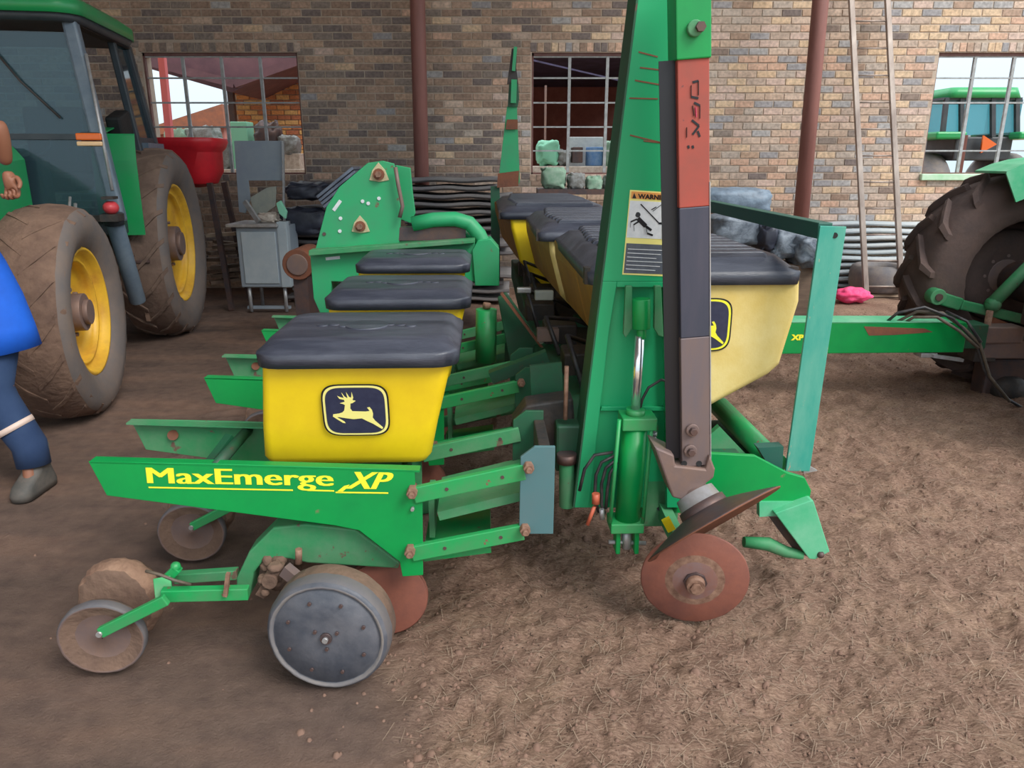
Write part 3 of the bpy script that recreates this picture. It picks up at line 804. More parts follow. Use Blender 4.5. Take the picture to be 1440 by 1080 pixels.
# ---- marker mast
MY = 2.47
mast_pts = [(808,714),(811,690),(905,-60),(985,-60),(962,560),(958,714)]
mast = MB('green_mast'); mast.prism([P(x, y, MY + .03) for x, y in mast_pts], (0, .01, 0))
mast = mast.build('marker_mast', planter, bevel=.002)
def mp(pts, Y, t, m, nm, bevel=.002): return MB(m).prism([P(x, y, Y) for x, y in pts], (0, t, 0)).build(nm, mast, bevel=bevel)
mp([(905,-60),(978,-60),(966,396),(846,396)], MY, .03, 'green_mast', 'upper_plate')
mp([(846,396),(868,396),(856,470),(828,714),(808,714),(811,690)], MY, .03, 'green_mast', 'left_flange')
mp([(933,396),(966,396),(960,714),(938,714)], MY, .03, 'green_mast', 'right_flange')
mp([(868,396),(933,396),(933,404),(867,404)], MY, .03, 'green_mast', 'slot_head')
mp([(880,402),(889,402),(889,462),(880,475),(877,470)], MY - .02, .02, 'green_dusty', 'lug')
mp([(921,402),(930,402),(933,474),(926,472),(920,462)], MY - .02, .02, 'green_dusty', 'lug')
mp([(846,572),(935,572),(935,578),(844,578)], MY + .015, .015, 'green_mast', 'stiffener')
e = [P(x, y, MY) for x, y in ((905,-60),(811,690),(808,714))]
MB('green_dark').prism([e[0], e[1], e[2], e[2] + Vector((-.006, 0, 0)), e[1] + Vector((-.006, 0, 0)), e[0] + Vector((-.006, 0, 0))], (0, .16, 0)).build('side_flange', mast)
for (x0, y0, x1, y1) in ((893,113,945,122),(898,73,925,80),(885,138,925,139),(886,190,948,205),(905,198,940,202),(900,95,935,99)):
    a, b = P(x0, y0, MY - .001), P(x1, y1, MY - .001); MB('rust').bar(a, b, .001, .004).build('scratch', mast)
# warning label
def dq(pts, m, nm, lift, par): 
    v = [P(x, y, MY - lift) for x, y in pts]; mb = MB(m); mb.prism(v, (0, .0008, 0)); return mb.build(nm, par)
lab = mast
dq([(886,267),(950,271),(943,389),(875,386)], 'decal_cream', 'warning_label', .002, lab)
dq([(888,269),(949,273),(948,282),(887,279)], 'decal_orange', 'label_header', .003, lab)
dq([(886,282),(947,285),(945,337),(881,334)], 'decal_white', 'label_picture', .003, lab)
dq([(881,342),(943,345),(941,386),(877,384)], 'decal_slate', 'label_text_panel', .003, lab)
tmb = MB('decal_black'); a, b = P(897, 279, MY - .004), P(943, 281.5, MY - .004)
put_text(tmb, 'WARNING', .020, a, b - a, (0, 0, 1), None, offset=.0008, width=(b - a).length)
n = tmb.add([P(x, y, MY - .004) for x, y in ((889,279),(895,279),(892,271))]); tmb.face((n, n + 1, n + 2))
tmb.build('label_lettering', lab, fix=False)
pic = MB('decal_black')
def stroke(a, b, w): pic.bar(P(*a, MY - .004), P(*b, MY - .004), .0006, w)
stroke((901,287),(926,313),.0035); stroke((926,314),(945,315),.006); stroke((935,318),(935,334),.016); stroke((916,295),(923,291),.003); stroke((918,297),(930,288),.002)
pic.cyl(P(897,302,MY-.004), P(897,302,MY-.0045), .0085, 12)
for a, b, w in (((897,307),(908,318),.014),((908,318),(910,328),.009),((910,328),(918,331),.006),((908,318),(916,324),.008),((896,308),(887,312),.005),((887,312),(886,320),.005),((899,311),(891,316),.005),((891,316),(892,325),.005)): stroke(a, b, w)
pic.build('label_pictogram', lab)
ln = MB('decal_white')
for k in range(6):
    y = 350 + k * 5.6; ln.bar(P(883 - k * .6, y, MY - .0045), P(936 - k * .5 - (k % 3) * 6, y + 2.4, MY - .0045), .0005, .0022)
ln.build('label_text_lines', lab)

# ---- hydraulic cylinder
cy = MB('green_bright'); CYY = 2.40
cy.cyl(P(902, 462, CYY), P(902, 420, CYY), .030, 18); cy.cyl(P(902, 476, CYY), P(902, 462, CYY), .016, 14)
cyo = cy.build('hydraulic_cylinder', planter, bevel=.003)
MB('chrome').cyl(P(893, 582, CYY), P(900, 472, CYY), .016, 20).build('piston_rod', cyo)
MB('green_bright').cyl(P(882, 735, CYY), P(893, 592, CYY), .044, 24).build('barrel', cyo)
for a, b in (((896,582),(896,600)), ((879,728),(879,742))):
    c = P(a[0], a[1], CYY); d = P(b[0], b[1], CYY); MB('green_arm').box((c + d) / 2, (.115, .1, (c - d).length * .95)).build('end_cap', cyo, bevel=.004)
MB('green_arm').cyl(P(893, 584, CYY), P(894, 575, CYY), .032, 16).build('gland', cyo)
for dx, dy in ((-22, -.04), (24, -.04), (-22, .04), (24, .04)):
    MB('green_arm').cyl(P(880 + dx, 735, CYY + dy), P(893 + dx, 590, CYY + dy), .007, 8).build('tie_rod', cyo)
for dx in (-14, 12):
    a, b = P(882 + dx, 742, CYY), P(881 + dx, 774, CYY); MB('green_bright').bar(a, b, .016, .06, up=(0, 1, 0)).build('clevis_ear', cyo, bevel=.004)
MB('steel_light').cyl(P(881, 745, CYY), P(881, 770, CYY), .018, 12).build('clevis_pin', cyo)
MB('steel_light').cyl(P(856, 762, CYY), P(908, 764, CYY), .008, 8).build('cross_pin', cyo)
ft = MB('steel_light')
for k in range(6): ft.cyl(P(919, 596 + k * 6, CYY), P(919, 600.5 + k * 6, CYY), .009 if k % 2 else .012, 8)
ft.build('hose_fitting', cyo)
for i, (pts, r) in enumerate((([(950,540),(930,534),(912,545),(903,562),(899,580)], .005), ([(866,640),(846,650),(838,668),(836,700),(842,720)], .006), ([(868,645),(852,658),(846,680),(846,710),(850,722)], .006), ([(868,650),(858,665),(854,690),(852,715)], .006), ([(862,636),(836,640),(822,660),(815,690)], .006))):
    MB('hose').tube([P(x, y, CYY + .02) for x, y in pts], r).build('hydraulic_hose', planter)
MB('fitting_orange').cyl(P(838, 694, CYY), P(838, 708, CYY), .014, 10).build('hose_coupling', planter)
MB('fitting_orange').cyl(P(836, 712, CYY), P(826, 738, CYY), .007, 8).build('hose_coupling', planter)
MB('steel_light').cyl(P(846, 716, CYY), P(847, 730, CYY), .009, 8).build('hose_coupling', planter)

# ---- folded marker arm
AY = 2.30
def armp(py): 
    t = (py + 60) / 700.0; return P(968 + 6 * t, py, AY)
arm = MB('arm_blue'); arm.bar(armp(300), armp(652), .090, .06, up=(0, 1, 0)) ; arm = None
ab = MB('arm_blue'); a0, a1, a2, a3 = armp(84), armp(290), armp(470), armp(648)
_, s_, u_ = ortho(a3 - a0, (0, 1, 0))
def abox(mb, a, b, w, h): mb.bar(a, b, w, h, up=(0, 1, 0))
ab.mat('arm_red'); abox(ab, a0, a1, .090, .09); ab.mat('arm_blue'); abox(ab, a1, a2, .090, .09); ab.mat('arm_grey'); abox(ab, a2, a3, .092, .09)
armo = ab.build('marker_arm', planter, bevel=.003)
sl = MB('green_bright'); abox(sl, armp(-60), armp(86), .098, .105); slo = sl.build('arm_sleeve', armo, bevel=.004)
MB('green_dusty').cyl(armp(45) + Vector((0, -.07, 0)), armp(45) + Vector((0, -.04, 0)), .022, 14).build('sleeve_boss', armo, bevel=.003)
MB('iron_dark').cyl(armp(44) + Vector((0.012, -.085, 0)), armp(44) + Vector((.012, -.06, 0)), .014, 6).build('bolt', armo)
MB('steel_light').bar(armp(255) + Vector((.0455, -.0455, 0)), armp(645) + Vector((.047, -.0455, 0)), .003, .003).build('edge_highlight', armo)  # pale strip paints the highlight along the arm's right edge
MB('decal_black').bar(armp(86) + Vector((-.047, -.02, 0)), armp(640) + Vector((-.047, -.02, 0)), .004, .09, up=(1, 0, 0)).build('arm_side_strip', armo)
pm = MB('decal_black'); yq = -.0465
for (x0, y0, x1, y1) in ((968,118,976,116),(976,116,976,136),(966,122,966,138),(966,138,976,140),(970,146,978,150),(978,150,978,168),(968,150,970,164),(967,170,977,178),(977,178,968,190),(960,180,960,194),(975,185,978,193),(962,205,963,209),(968,205,969,209)):
    a, b = P(x0, y0, AY) , P(x1, y1, AY); a.y = b.y = armp(150).y + yq; pm.bar(a, b, .001, .006)
pm.mat('pink_cloth'); a, b = P(972, 152, AY), P(973, 166, AY); a.y = b.y = armp(150).y + yq; pm.bar(a, b, .001, .008)
pm.build('painted_marks', armo)
for px, py in ((973, 604), (970, 633)):
    c = P(px, py, AY - .045); bm_ = MB('iron_brown'); bm_.cyl(c, c + Vector((0, -.012, 0)), .021, 16); bm_.mat('iron_dark'); bm_.cyl(c + Vector((0, -.01, 0)), c + Vector((0, -.028, 0)), .013, 6)
    bm_.build('bolt', armo, bevel=.002)
for px in (962, 983):
    c = P(px, 652, AY - .0455); MB('black_void').cyl(c + Vector((0, .004, 0)), c + Vector((0, -.0005, 0)), .010, 12).build('hole', armo)
br = MB('iron_brown')
br.prism([P(x, y, AY - .06) for x, y in ((920,628),(948,640),(950,655),(992,660),(998,640),(1006,660),(1004,672),(962,704),(946,700))], (0, .12, 0))
bro = br.build('disc_bracket', armo, bevel=.006)
# marker disc, seen almost edge on, with hub
dcen = P(990, 716, AY - .06)
# disc plane almost contains the line of sight: only the dished rim and the hub show
camP = PF.local(Vector((0, 0, CAM_H))); los = (dcen - camP).normalized()
e1 = P(1105, 672, AY - .06) - P(892, 793, AY - .06)
ln_ = (e1 - los * e1.dot(los)).normalized(); axd = los.cross(ln_).normalized()
if axd.z < 0: axd = -axd
axd = (axd + los * .06).normalized()
MB('iron_dark').lathe(dcen, axd, [(-.02, .002, 'iron_dark'), (-.02, .085), (.02, .080, 'iron_dark'), (.022, .072, 'steel_light'), (.060, .066), (.064, .05, 'iron_brown'), (.09, .045), (.09, .002)], 32).build('marker_hub', armo)
md = MB('iron_brown').lathe(dcen, axd, [(.0, .001, 'iron_dark'), (.0, .07), (-.016, .13, 'iron_dark'), (-.050, .232), (-.056, .246, 'rust'), (-.060, .242), (-.022, .13), (-.006, .07), (-.006, .001)], 64)
mdo = md.build('marker_disc', armo)

# ---- rusty fertiliser disc in front
rc_c = P(977, 815, 2.26)
rd = MB('rust_disc_center').lathe(rc_c, Vector((.16, 1, .10)), [(-.012, .001, 'rust_disc_center'), (-.012, .05), (-.008, .075, 'rust_bolt'), (-.004, .10, 'rust_disc'), (.004, .178), (.007, .182), (.010, .178, 'rust'), (.012, .05), (.012, .001)], 64, jitter=.0006)
rdo = rd.build('opener_disc', planter)
hb = MB('rust_bolt'); axn = Vector((.16, 1, .1)).normalized(); hb.cyl(rc_c, rc_c - axn * .045, .034, 18, r2=.030); hb.cyl(rc_c - axn * .045, rc_c - axn * .055, .02, 6)
hb.mat('iron_dark'); hb.cyl(rc_c - axn * .01, rc_c - axn * .02, .040, 8)
hb.build('disc_hub', rdo)
a, b = rc_c + axn * .03, P(925, 700, 2.55); MB('green_dusty').bar(a, b, .04, .05).build('disc_arm', rdo)
MB('yellow').bar(P(936, 730, 2.4), P(944, 745, 2.4), .02, .03).build('grease_cap', planter)

# ---- tool bar, front bar and underpinning
L_ = lambda x, y, z: Vector((x, y - 4.8, z))
MB('green_dark').span(L_(-.12, 2.55, .46), L_(.06, 7.3, .64)).build('tool_bar', planter, bevel=.01)
MB('green_dark').span(L_(.26, 2.75, .46), L_(.40, 7.3, .60)).build('front_bar', planter, bevel=.01)
for yy in (2.8, 4.3, 5.8, 7.1):
    MB('green_dark').span(L_(.0, yy, .48), L_(.38, yy + .12, .58)).build('cross_member', planter, bevel=.006)
    MB('green_dark').span(L_(.15, yy, .50), L_(.23, yy + .08, .68)).build('tank_support', planter)
MB('greasy_black').span(L_(.09, 2.56, .50), L_(.3, 7.0, .62)).build('drive_shaft_cover', planter, bevel=.02)
MB('green_dusty').cyl(P(797, 712, 2.52), P(797, 640, 2.52), .028, 16).build('stand_jack', planter, bevel=.003)
MB('iron_dark').cyl(P(797, 650, 2.52), P(797, 638, 2.52), .036, 16).build('jack_collar', planter)
MB('rust_bolt').cyl(P(795, 590, 2.56), P(797, 515, 2.56), .008, 8).build('jack_screw', planter)
MB('green_dark').prism([P(x, y, 2.8) for x, y in ((745,515),(790,510),(795,640),(752,640))], (0, .02, 0)).build('bracket_plate', planter)
MB('greasy_black').prism([P(x, y, 2.62) for x, y in ((722,595),(740,570),(806,560),(812,640),(750,660),(722,640))], (0, .12, 0)).build('bearing_block', planter, bevel=.01)
MB('rust_bolt').cyl(P(732, 602, 2.58), P(732, 602, 2.62), .016, 8).build('bolt', planter)
MB('green_arm').cyl(P(683, 508, 3.9), P(684, 435, 3.9), .055, 18).build('lift_cylinder', planter)
MB('rust_bolt').cyl(P(684, 434, 3.9), P(685, 426, 3.9), .02, 10).build('cylinder_cap', planter)
MB('green_dark').prism([P(x, y, 3.8) for x, y in ((700,420),(712,412),(760,480),(765,500),(718,515))], (0, .05, 0)).build('gusset_plate', planter, bevel=.004)
MB('rust').bar(P(705, 412, 3.75), P(768, 496, 3.75), .04, .012).build('gusset_edge', planter)
MB('iron_brown').bar(P(755, 470, 3.6), P(785, 470, 3.6), .06, .06).build('bearing_block', planter)
MB('green_dark').bar(P(690, 530, 3.2), P(770, 500, 3.2), .06, .05).build('link_bar', planter)
rh = random.Random(6)
for i in range(7):
    yy = 2.9 + i * .6; x0 = rh.uniform(-.08, .05)
    MB('hose').tube([L_(x0, yy, .66), L_(x0 - .06, yy + .1, .80 + rh.random() * .08), L_(x0 + .1, yy + .25, .78), L_(x0 + .22, yy + .3, .72)], .012).build('seed_hose', planter)
    MB('greasy_black').span(L_(x0 - .05, yy + .3, .62), L_(x0 + .12, yy + .48, .74)).build('meter_drive', planter, bevel=.01)
MB('steel_light').cyl(L_(-.1, 3.6, .70), L_(.0, 3.9, .70), .012, 8).build('control_rod', planter)
MB('dusty_plate').box(P(765, 415, 4.0), (.10, .05, .05)).build('valve_block', planter, bevel=.006)
MB('steel_light').box(P(737, 408, 4.2), (.08, .04, .03)).build('valve_block', planter, bevel=.006)
MB('green_dusty').span(P(905, 675, 2.5), P(942, 720, 2.62)).build('mast_foot', planter, bevel=.006)
MB('black_void').cyl(P(928, 714, 2.498), P(928, 714, 2.51), .012, 12).build('hole', planter)
MB('green_dark').span(L_(.20, 2.52, .38), L_(.58, 2.72, .50)).build('mast_base', planter, bevel=.006)

# ---- near-right guard, brackets and boot
po_t, po_b = P(1171, 318, 2.6), P(1121, 662, 2.6)
MB('teal').bar(po_t, po_b, .092, .012, up=(0, 1, 0)).build('guard_post', planter, bevel=.002)
ry = po_t.y
rail0 = po_t + Vector((-.02, .012, -.005)); rail1 = P(985, 284, 4.35); rail1.z = rail0.z - .0
MB('teal_dark').bar(rail0 + Vector((0, 0, -.012)), rail1 + Vector((0, 0, -.012)), .05, .055).build('guard_rail', planter, bevel=.003)
MB('black_void').cyl(P(1174, 331, 2.598), P(1174, 331, 2.592), .010, 12).build('hole', planter)
MB('teal_dark').bar(rail1 + Vector((0, .0, 0)), Vector((rail1.x, rail1.y, .5)), .06, .05).build('guard_post', planter)
a, b = P(1012, 572, 3.1), P(1092, 654, 2.62)
MB('green_arm').cyl(a, b, .044, 20).build('brace_tube', planter)
MB('green_dark').bar(a + Vector((-.02, 0, -.09)), b + Vector((-.03, 0, -.07)), .05, .06).build('brace_under', planter)
MB('green_dusty').prism([P(x, y, 2.66) for x, y in ((998,612),(1012,600),(1050,640),(1000,640))], (0, .03, 0)).build('gusset_plate', planter)
MB('teal_dark').prism([P(x, y, 2.6) for x, y in ((1066,630),(1102,628),(1100,662),(1078,650))], (0, .05, 0)).build('post_socket', planter)
MB('green_bright').prism([P(x, y, 2.5) for x, y in ((990,637),(1062,641),(1108,665),(1132,672),(1141,690),(1138,706),(1068,706),(1035,716),(925,724),(925,690),(990,690))], (0, .02, 0)).build('frame_side_plate', planter, bevel=.003)
MB('green_old').prism([P(x, y, 2.49) for x, y in ((1068,706),(1141,706),(1141,722),(1068,727))], (0, .03, 0)).build('frame_lip', planter)
MB('green_old').prism([P(x, y, 2.46) for x, y in ((1090,722),(1140,704),(1144,704),(1167,776),(1146,787),(1138,786))], (0, .05, 0)).build('shoe_plate', planter, bevel=.003)
MB('iron_dark').prism([P(x, y, 2.52) for x, y in ((1082,727),(1095,727),(1142,784),(1120,778),(1100,752))], (0, .05, 0)).build('shoe_liner', planter)
MB('green_dusty').tube([P(1046, 762, 2.5), P(1080, 765, 2.5), P(1105, 776, 2.5), P(1130, 781, 2.48)], [.02, .026, .022, .016], 10).build('shoe_skid', planter)
MB('iron_dark').ball(P(1154, 780, 2.46), .014, 8, 6).build('shoe_bolt', planter)
MB('steel_light').prism([P(x, y, 2.62) for x, y in ((1130,652),(1150,662),(1130,666))], (0, .02, 0)).build('bent_tab', planter)

# ---- dry fertiliser tanks
TY = 4.0
def tank(Yn, Yf, dxn, nm, m, mf, first=False, shift=0.0):
    """hull outline in x-z, extruded along the bar"""
    tn = math.tan(RAD(3.2))
    base = [(850, 392), (1127, 392), (1126, 425), (1098, 514), (1082, 528), (1002, 571), (930, 572), (872, 512), (852, 425)]
    ring = []
    for x, y in base:
        q = P(x, y, 2.75); q.z = max(q.z, .64) ; ring.append(q)
    cx = sum(p.x for p in ring) / len(ring)
    def R(Y, k=1.0):
        d = Vector((-tn * (Y - 2.75) + shift, Y - 2.75, (Y - 2.75) * .012))
        return [Vector((cx + (p.x - cx) * k, p.y, 1.14 + (p.z - 1.14) * (k if p.z < 1.1 else 1))) + d for p in ring]
    mb = MB(mf)
    rs = [R(Yn, .97), R(Yn + .02, 1.0)]
    mb.loft(rs, smooth=False, caps=False); n0 = len(mb.v) - 2 * len(ring)
    mb.face([n0 + i for i in range(len(ring))])
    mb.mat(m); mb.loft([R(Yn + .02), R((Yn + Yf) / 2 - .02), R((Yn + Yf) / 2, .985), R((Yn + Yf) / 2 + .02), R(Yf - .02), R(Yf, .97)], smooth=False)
    t = mb.build('fertiliser_tank', planter, bevel=.012, seg=3)
    # lid with ribs
    k = Yn; x0, x1 = min(p.x for p in ring), max(p.x for p in ring); z0 = max(p.z for p in ring)
    ld = MB('lid_black'); d0 = Vector((-tn * (Yn - 2.75) + shift, 0, (Yn - 2.75) * .012))
    cyy = (Yn + Yf) / 2 - 4.8; dl = Vector((-tn * ((Yn + Yf) / 2 - 2.75) + shift, 0, ((Yn + Yf) / 2 - 2.75) * .012))
    w = x1 - x0 + .05; dd = Yf - Yn + .05; c = (x0 + x1) / 2 + dl.x; zz = z0 + dl.z
    ld.loft([rrect(c, cyy, w, dd, .05, zz - .03), rrect(c, cyy, w + .01, dd, .05, zz + .015), rrect(c, cyy, w - .02, dd - .02, .06, zz + .022),
             rrect(c, cyy, w - .10, dd - .14, .10, zz + .062), rrect(c, cyy, w - .30, dd - .3, .12, zz + .072)])
    ldo = ld.build('lid', t)
    rib = MB('lid_black'); nr = max(4, int((Yf - Yn) / .11))
    for i in range(nr):
        yy = cyy - dd / 2 + .1 + (dd - .2) * i / (nr - 1)
        wr = (w - .14) * (1 - .25 * (abs(i - (nr - 1) / 2) / nr))
        rib.loft([[Vector((c + s * wr / 2 * kx, yy + q, zz + hh)) for (s, q) in ((-1, -.026), (1, -.026), (1, .026), (-1, .026))] for kx, hh in ((1, .052), (.96, .078), (.9, .084))], smooth=False)
    rib.build('lid_ribs', t, bevel=.006)
    MB('greasy_black').box((c - w / 2 + .0, cyy - dd / 2 + .06, zz + .0), (.02, .05, .06)).build('latch', t)
    MB('greasy_black').box((c + w / 2 - .03, cyy - dd / 2 + .06, zz - .0), (.05, .05, .06)).build('latch', t)
    return t, ring
t1, ring1 = tank(2.75, 4.05, 0, 'a', 'yellow_shaded', 'yellow_old', True)
ec = P(985, 457, 2.745); emblem(t1, Vector((ec.x, ring1[0].y - .004, ec.z)), .235, .20, old=True)
tank(4.15, 5.35, 0, 'b', 'yellow_shaded', 'yellow_old', shift=-.01)
tank(5.5, 7.2, 0, 'c', 'yellow_shaded', 'yellow', shift=-.10)

# ---- far marker mast
fm_ = MB('green_far').prism([P(x, y, 7.3) for x, y in ((700,262),(713,150),(727,150),(731,255),(728,262))], (0, .05, 0))
fmo = fm_.build('marker_mast', planter)
MB('green_dark').prism([P(x, y, 7.28) for x, y in ((714,150),(716,118),(729,118),(730,140),(728,150))], (0, .06, 0)).build('mast_pocket', fmo)
MB('greasy_black').prism([P(x, y, 7.28) for x, y in ((713,118),(717,90),(720,68),(727,68),(726,95),(729,118))], (0, .05, 0)).build('mast_top', fmo)
MB('green_far').bar(P(722, 100, 7.25), P(725, 66, 7.25), .03, .03).build('mast_tip', fmo)
MB('green_far').bar(P(722, 145, 7.24), P(723, 112, 7.24), .05, .03).build('mast_rod', fmo)
MB('rust').prism([P(x, y, 7.27) for x, y in ((713,168),(728,168),(728,182),(711,182))], (0, .01, 0)).build('rust_band', fmo)
MB('rust').prism([P(x, y, 7.27) for x, y in ((700,244),(730,240),(729,262),(699,264))], (0, .01, 0)).build('rust_band', fmo)
MB('green_dark').span(P(690, 262, 7.3), P(703, 390, 7.4)).build('end_post', planter)

# ---- centre frame with drive plates
CYc = 4.75
h = MB('green_far').prism([P(x, y, CYc) for x, y in ((443,352),(459,291),(477,263),(517,229),(538,226),(554,230),(558,249),(564,302),(561,346))], (0, .03, 0))
ho = h.build('centre_frame', planter, bevel=.004)
def cp(pts, Y, t, m, nm): return MB(m).prism([P(x, y, Y) for x, y in pts], (0, t, 0)).build(nm, ho, bevel=.004)
cp([(556,232),(577,236),(580,269),(584,300),(577,314),(562,308)], 4.95, .03, 'green_far', 'drive_plate')
cp([(436,358),(480,346),(560,345),(668,341),(668,396),(466,396),(466,440),(450,440),(441,420)], 4.70, .25, 'green_far', 'centre_beam')
cp([(434,352),(668,336),(668,342),(434,360)], 4.62, .1, 'green_dusty', 'beam_cap')
cp([(664,352),(672,338),(690,336),(702,350),(702,402),(668,402)], 4.68, .2, 'green_far', 'end_casting')
MB('green_far').tube([P(x, y, 4.75) for x, y in ((580,315),(610,309),(640,308),(660,314),(674,330),(684,352),(692,378))], .045, 12).build('curved_tube', ho)
MB('green_far').tube([P(x, y, 4.85) for x, y in ((600,322),(640,322),(664,336))], .035, 12).build('curved_tube', ho)
MB('iron_dark').bar(P(558, 328, 4.8), P(655, 328, 4.8), .1, .08).build('roller', ho)
MB('iron_brown').tube([P(x, y, 4.7) for x, y in ((556,235),(560,260),(566,290),(562,306))], .012).build('linkage_rod', ho)
for px, py, r in ((533, 245, .055), (507, 318, .052)):
    c = P(px, py, CYc - .002); m_ = MB('cream_worn'); m_.prism([c + Vector((math.cos(RAD(90 + 60 * k)) * r * (1.25 if k % 2 == 0 else .82), 0, math.sin(RAD(90 + 60 * k)) * r * (1.25 if k % 2 == 0 else .82))) for k in range(6)], (0, -.006, 0))
    m_.build('bearing_flange', ho, bevel=.002)
    m_ = MB('rust'); m_.cyl(c, c + Vector((0, -.025, 0)), r * .62, 12); m_.mat('rust_bolt'); m_.cyl(c, c + Vector((0, -.045, 0)), r * .35, 6); m_.build('bearing_bolt', ho)
for px, py in ((533, 279), (518, 286), (478, 325), (479, 307), (510, 283), (456, 329)):
    c = P(px, py, CYc); MB('decal_white' if py < 327 and px > 476 else 'iron_dark').cyl(c + Vector((0, .0, 0)), c + Vector((0, -.006, 0)), .011, 10).build('bolt', ho)
MB('decal_white').bar(P(469, 296, CYc - .003), P(479, 282, CYc - .003), .002, .02).build('label_strip', ho)
MB('decal_white').bar(P(458, 364, 4.697), P(478, 362, 4.697), .002, .018).build('label_strip', ho)
MB('black_void').bar(P(594, 356, 4.697), P(612, 355, 4.697), .004, .03).build('slot', ho)

# ---- drawbar to the right-hand tractor

DY = 4.85
db = MB('green_bright'); p0, p1 = P(1095, 447, DY), P(1362, 455, DY)
z0, z1 = P(1200, 497, DY).z, P(1200, 455, DY).z
db.prism([Vector((.75, p0.y, z0)), Vector((p1.x, p0.y, z0)), Vector((p1.x, p0.y, z1)), Vector((.75, p0.y, z1 + .02))], (0, .2, 0))
dbo = db.build('drawbar', planter, bevel=.006)
MB('green_old').prism([Vector((.75, p0.y - .003, z1 + .018)), Vector((p1.x - .1, p0.y - .003, z1 + .001)), Vector((p1.x - .1, p0.y + .2, z1 + .003)), Vector((.75, p0.y + .2, z1 + .021))], (0, 0, .004)).build('drawbar_top', dbo)
MB('rust').prism([P(x, y, DY - .002) for x, y in ((1215,459),(1300,462),(1312,467),(1258,471),(1222,472))], (0, .001, 0)).build('bare_patch', dbo)
lt = MB('yellow_decal'); a, b = P(1112, 478, DY - .003), P(1130, 478, DY - .003); put_text(lt, 'XP', .05, a, b - a, (0, 0, 1), None, offset=.003, width=(b - a).length); lt.build('lettering', dbo, fix=False)
MB('green_dark').span(Vector((p1.x - .02, p0.y + .02, z0 + .02)), Vector((p1.x + .16, p0.y + .18, z1 - .02))).build('hitch_tongue', dbo, bevel=.006)
MB('iron_brown').span(Vector((p1.x + .1, p0.y + .03, z0 + .05)), Vector((p1.x + .42, p0.y + .17, z1 - .04))).build('hitch_clevis', dbo, bevel=.01)
MB('rust_bolt').cyl(Vector((p1.x + .2, p0.y + .1, z0 - .03)), Vector((p1.x + .2, p0.y + .1, z1 + .06)), .022, 12).build('hitch_pin', dbo)
for pts, m in (([(1248,452),(1262,440),(1300,432),(1340,448),(1372,480),(1384,520),(1408,556),(1445,578)], 'hose'), ([(1262,452),(1290,438),(1325,440),(1356,462),(1378,484),(1392,530),(1420,565)], 'hose_brown'), ([(1270,455),(1285,446),(1318,446),(1350,466),(1376,490)], 'hose_brown'), ([(1330,438),(1360,452),(1380,482)], 'hose')):
    MB(m).tube([P(x, y, DY + .05 - .25 * i / len(pts)) for i, (x, y) in enumerate(pts)], .010).build('hydraulic_hose', dbo)
MB('steel_light').span(P(1296, 497, DY), P(1318, 503, DY) + Vector((0, .1, 0))).build('jack_foot', dbo, bevel=.004)
MB('steel_light').bar(P(1310, 500, DY), P(1352, 506, DY), .05, .02).build('jack_handle', dbo)
# ================================================================== TRACTORS
def ag_wheel(parent, c, axis, R, W, rr, lugs=18, lug_h=.03, side='tire_side', tread='tire_mud', rim='rim_yellow', dish=.10, lugm='tire_mud', seed=1):
    """axis points to the outer face; rim is dished in from the outside"""
    c = Vector(c); ax = Vector(axis).normalized(); _, s, u = ortho(ax); rs = random.Random(seed)
    h = W / 2
    t = MB(side)
    t.lathe(c, ax, [(h * .62, rr, side), (h * .80, rr + .02, side), (h * .98, rr + (R - rr) * .45, side), (h * .95, R - .07, side), (h * .80, R - .03, tread), (h * .4, R - .008, tread), (0, R, tread), (-h * .4, R - .008, tread), (-h * .8, R - .03, side),
                    (-h * .95, R - .07), (-h * .98, rr + (R - rr) * .45), (-h * .8, rr + .02), (-h * .62, rr)], 72, jitter=.004, seed=seed)
    to = t.build('tire', parent)
    lm = MB(lugm)
    def pt(a, o, r): return c + ax * o + (s * math.cos(a) + u * math.sin(a)) * r
    for i in range(lugs * 2):
        sd = 1 if i % 2 else -1; a0 = 2 * math.pi * i / (lugs * 2)
        da = .30 * .8 / R; prof = [(-.02, 0, R), (.35, .35, R - .004), (.72, .8, R - .022), (.93, 1.02, R - .075)]
        ring = []
        for o, k, r in prof:
            w = (.020 + .014 * k) / R * (1 if k < 1 else .8); lh = lug_h * rs.uniform(.75, 1.1)
            a = a0 + da * k
            ring.append([pt(a - w, h * o * sd, r - .02), pt(a + w, h * o * sd, r - .02), pt(a + w * .7, h * o * sd * (1.03), r + lh), pt(a - w * .7, h * o * sd * 1.03, r + lh)])
        lm.loft(ring, smooth=False)
    lg = lm.build('tread_lugs', to); lg['kind'] = 'stuff'
    rm = MB(rim)
    ho = h * .68
    rm.lathe(c, ax, [(ho, rr + .012), (ho + .012, rr + .004), (ho + .01, rr - .012), (ho - .03, rr - .022), (ho - .05, rr - .045), (ho - .052, rr - .06), (ho - .04, rr - .066), (ho - .042, rr - .078), (ho - .075, rr - .08), (ho - dish * .9, rr - .085), (ho - dish, rr - .12), (ho - dish * 1.15, rr * .55), (ho - dish * .9, rr * .42), (ho - dish * .9, rr * .2), (ho - dish * .9, .002)], 56)
    rmo = rm.build('rim', parent)
    hb = MB('iron_brown'); f = c + ax * (ho - dish * .92)
    hb.cyl(f, f + ax * .09, rr * .30, 20); hb.cyl(f + ax * .09, f + ax * .12, rr * .2, 16)
    for i in range(8):
        a = 2 * math.pi * i / 8; p = f + (s * math.cos(a) + u * math.sin(a)) * rr * .36; hb.cyl(p, p + ax * .03, .014, 6)
    hb.build('hub', parent, bevel=.003)
    return to

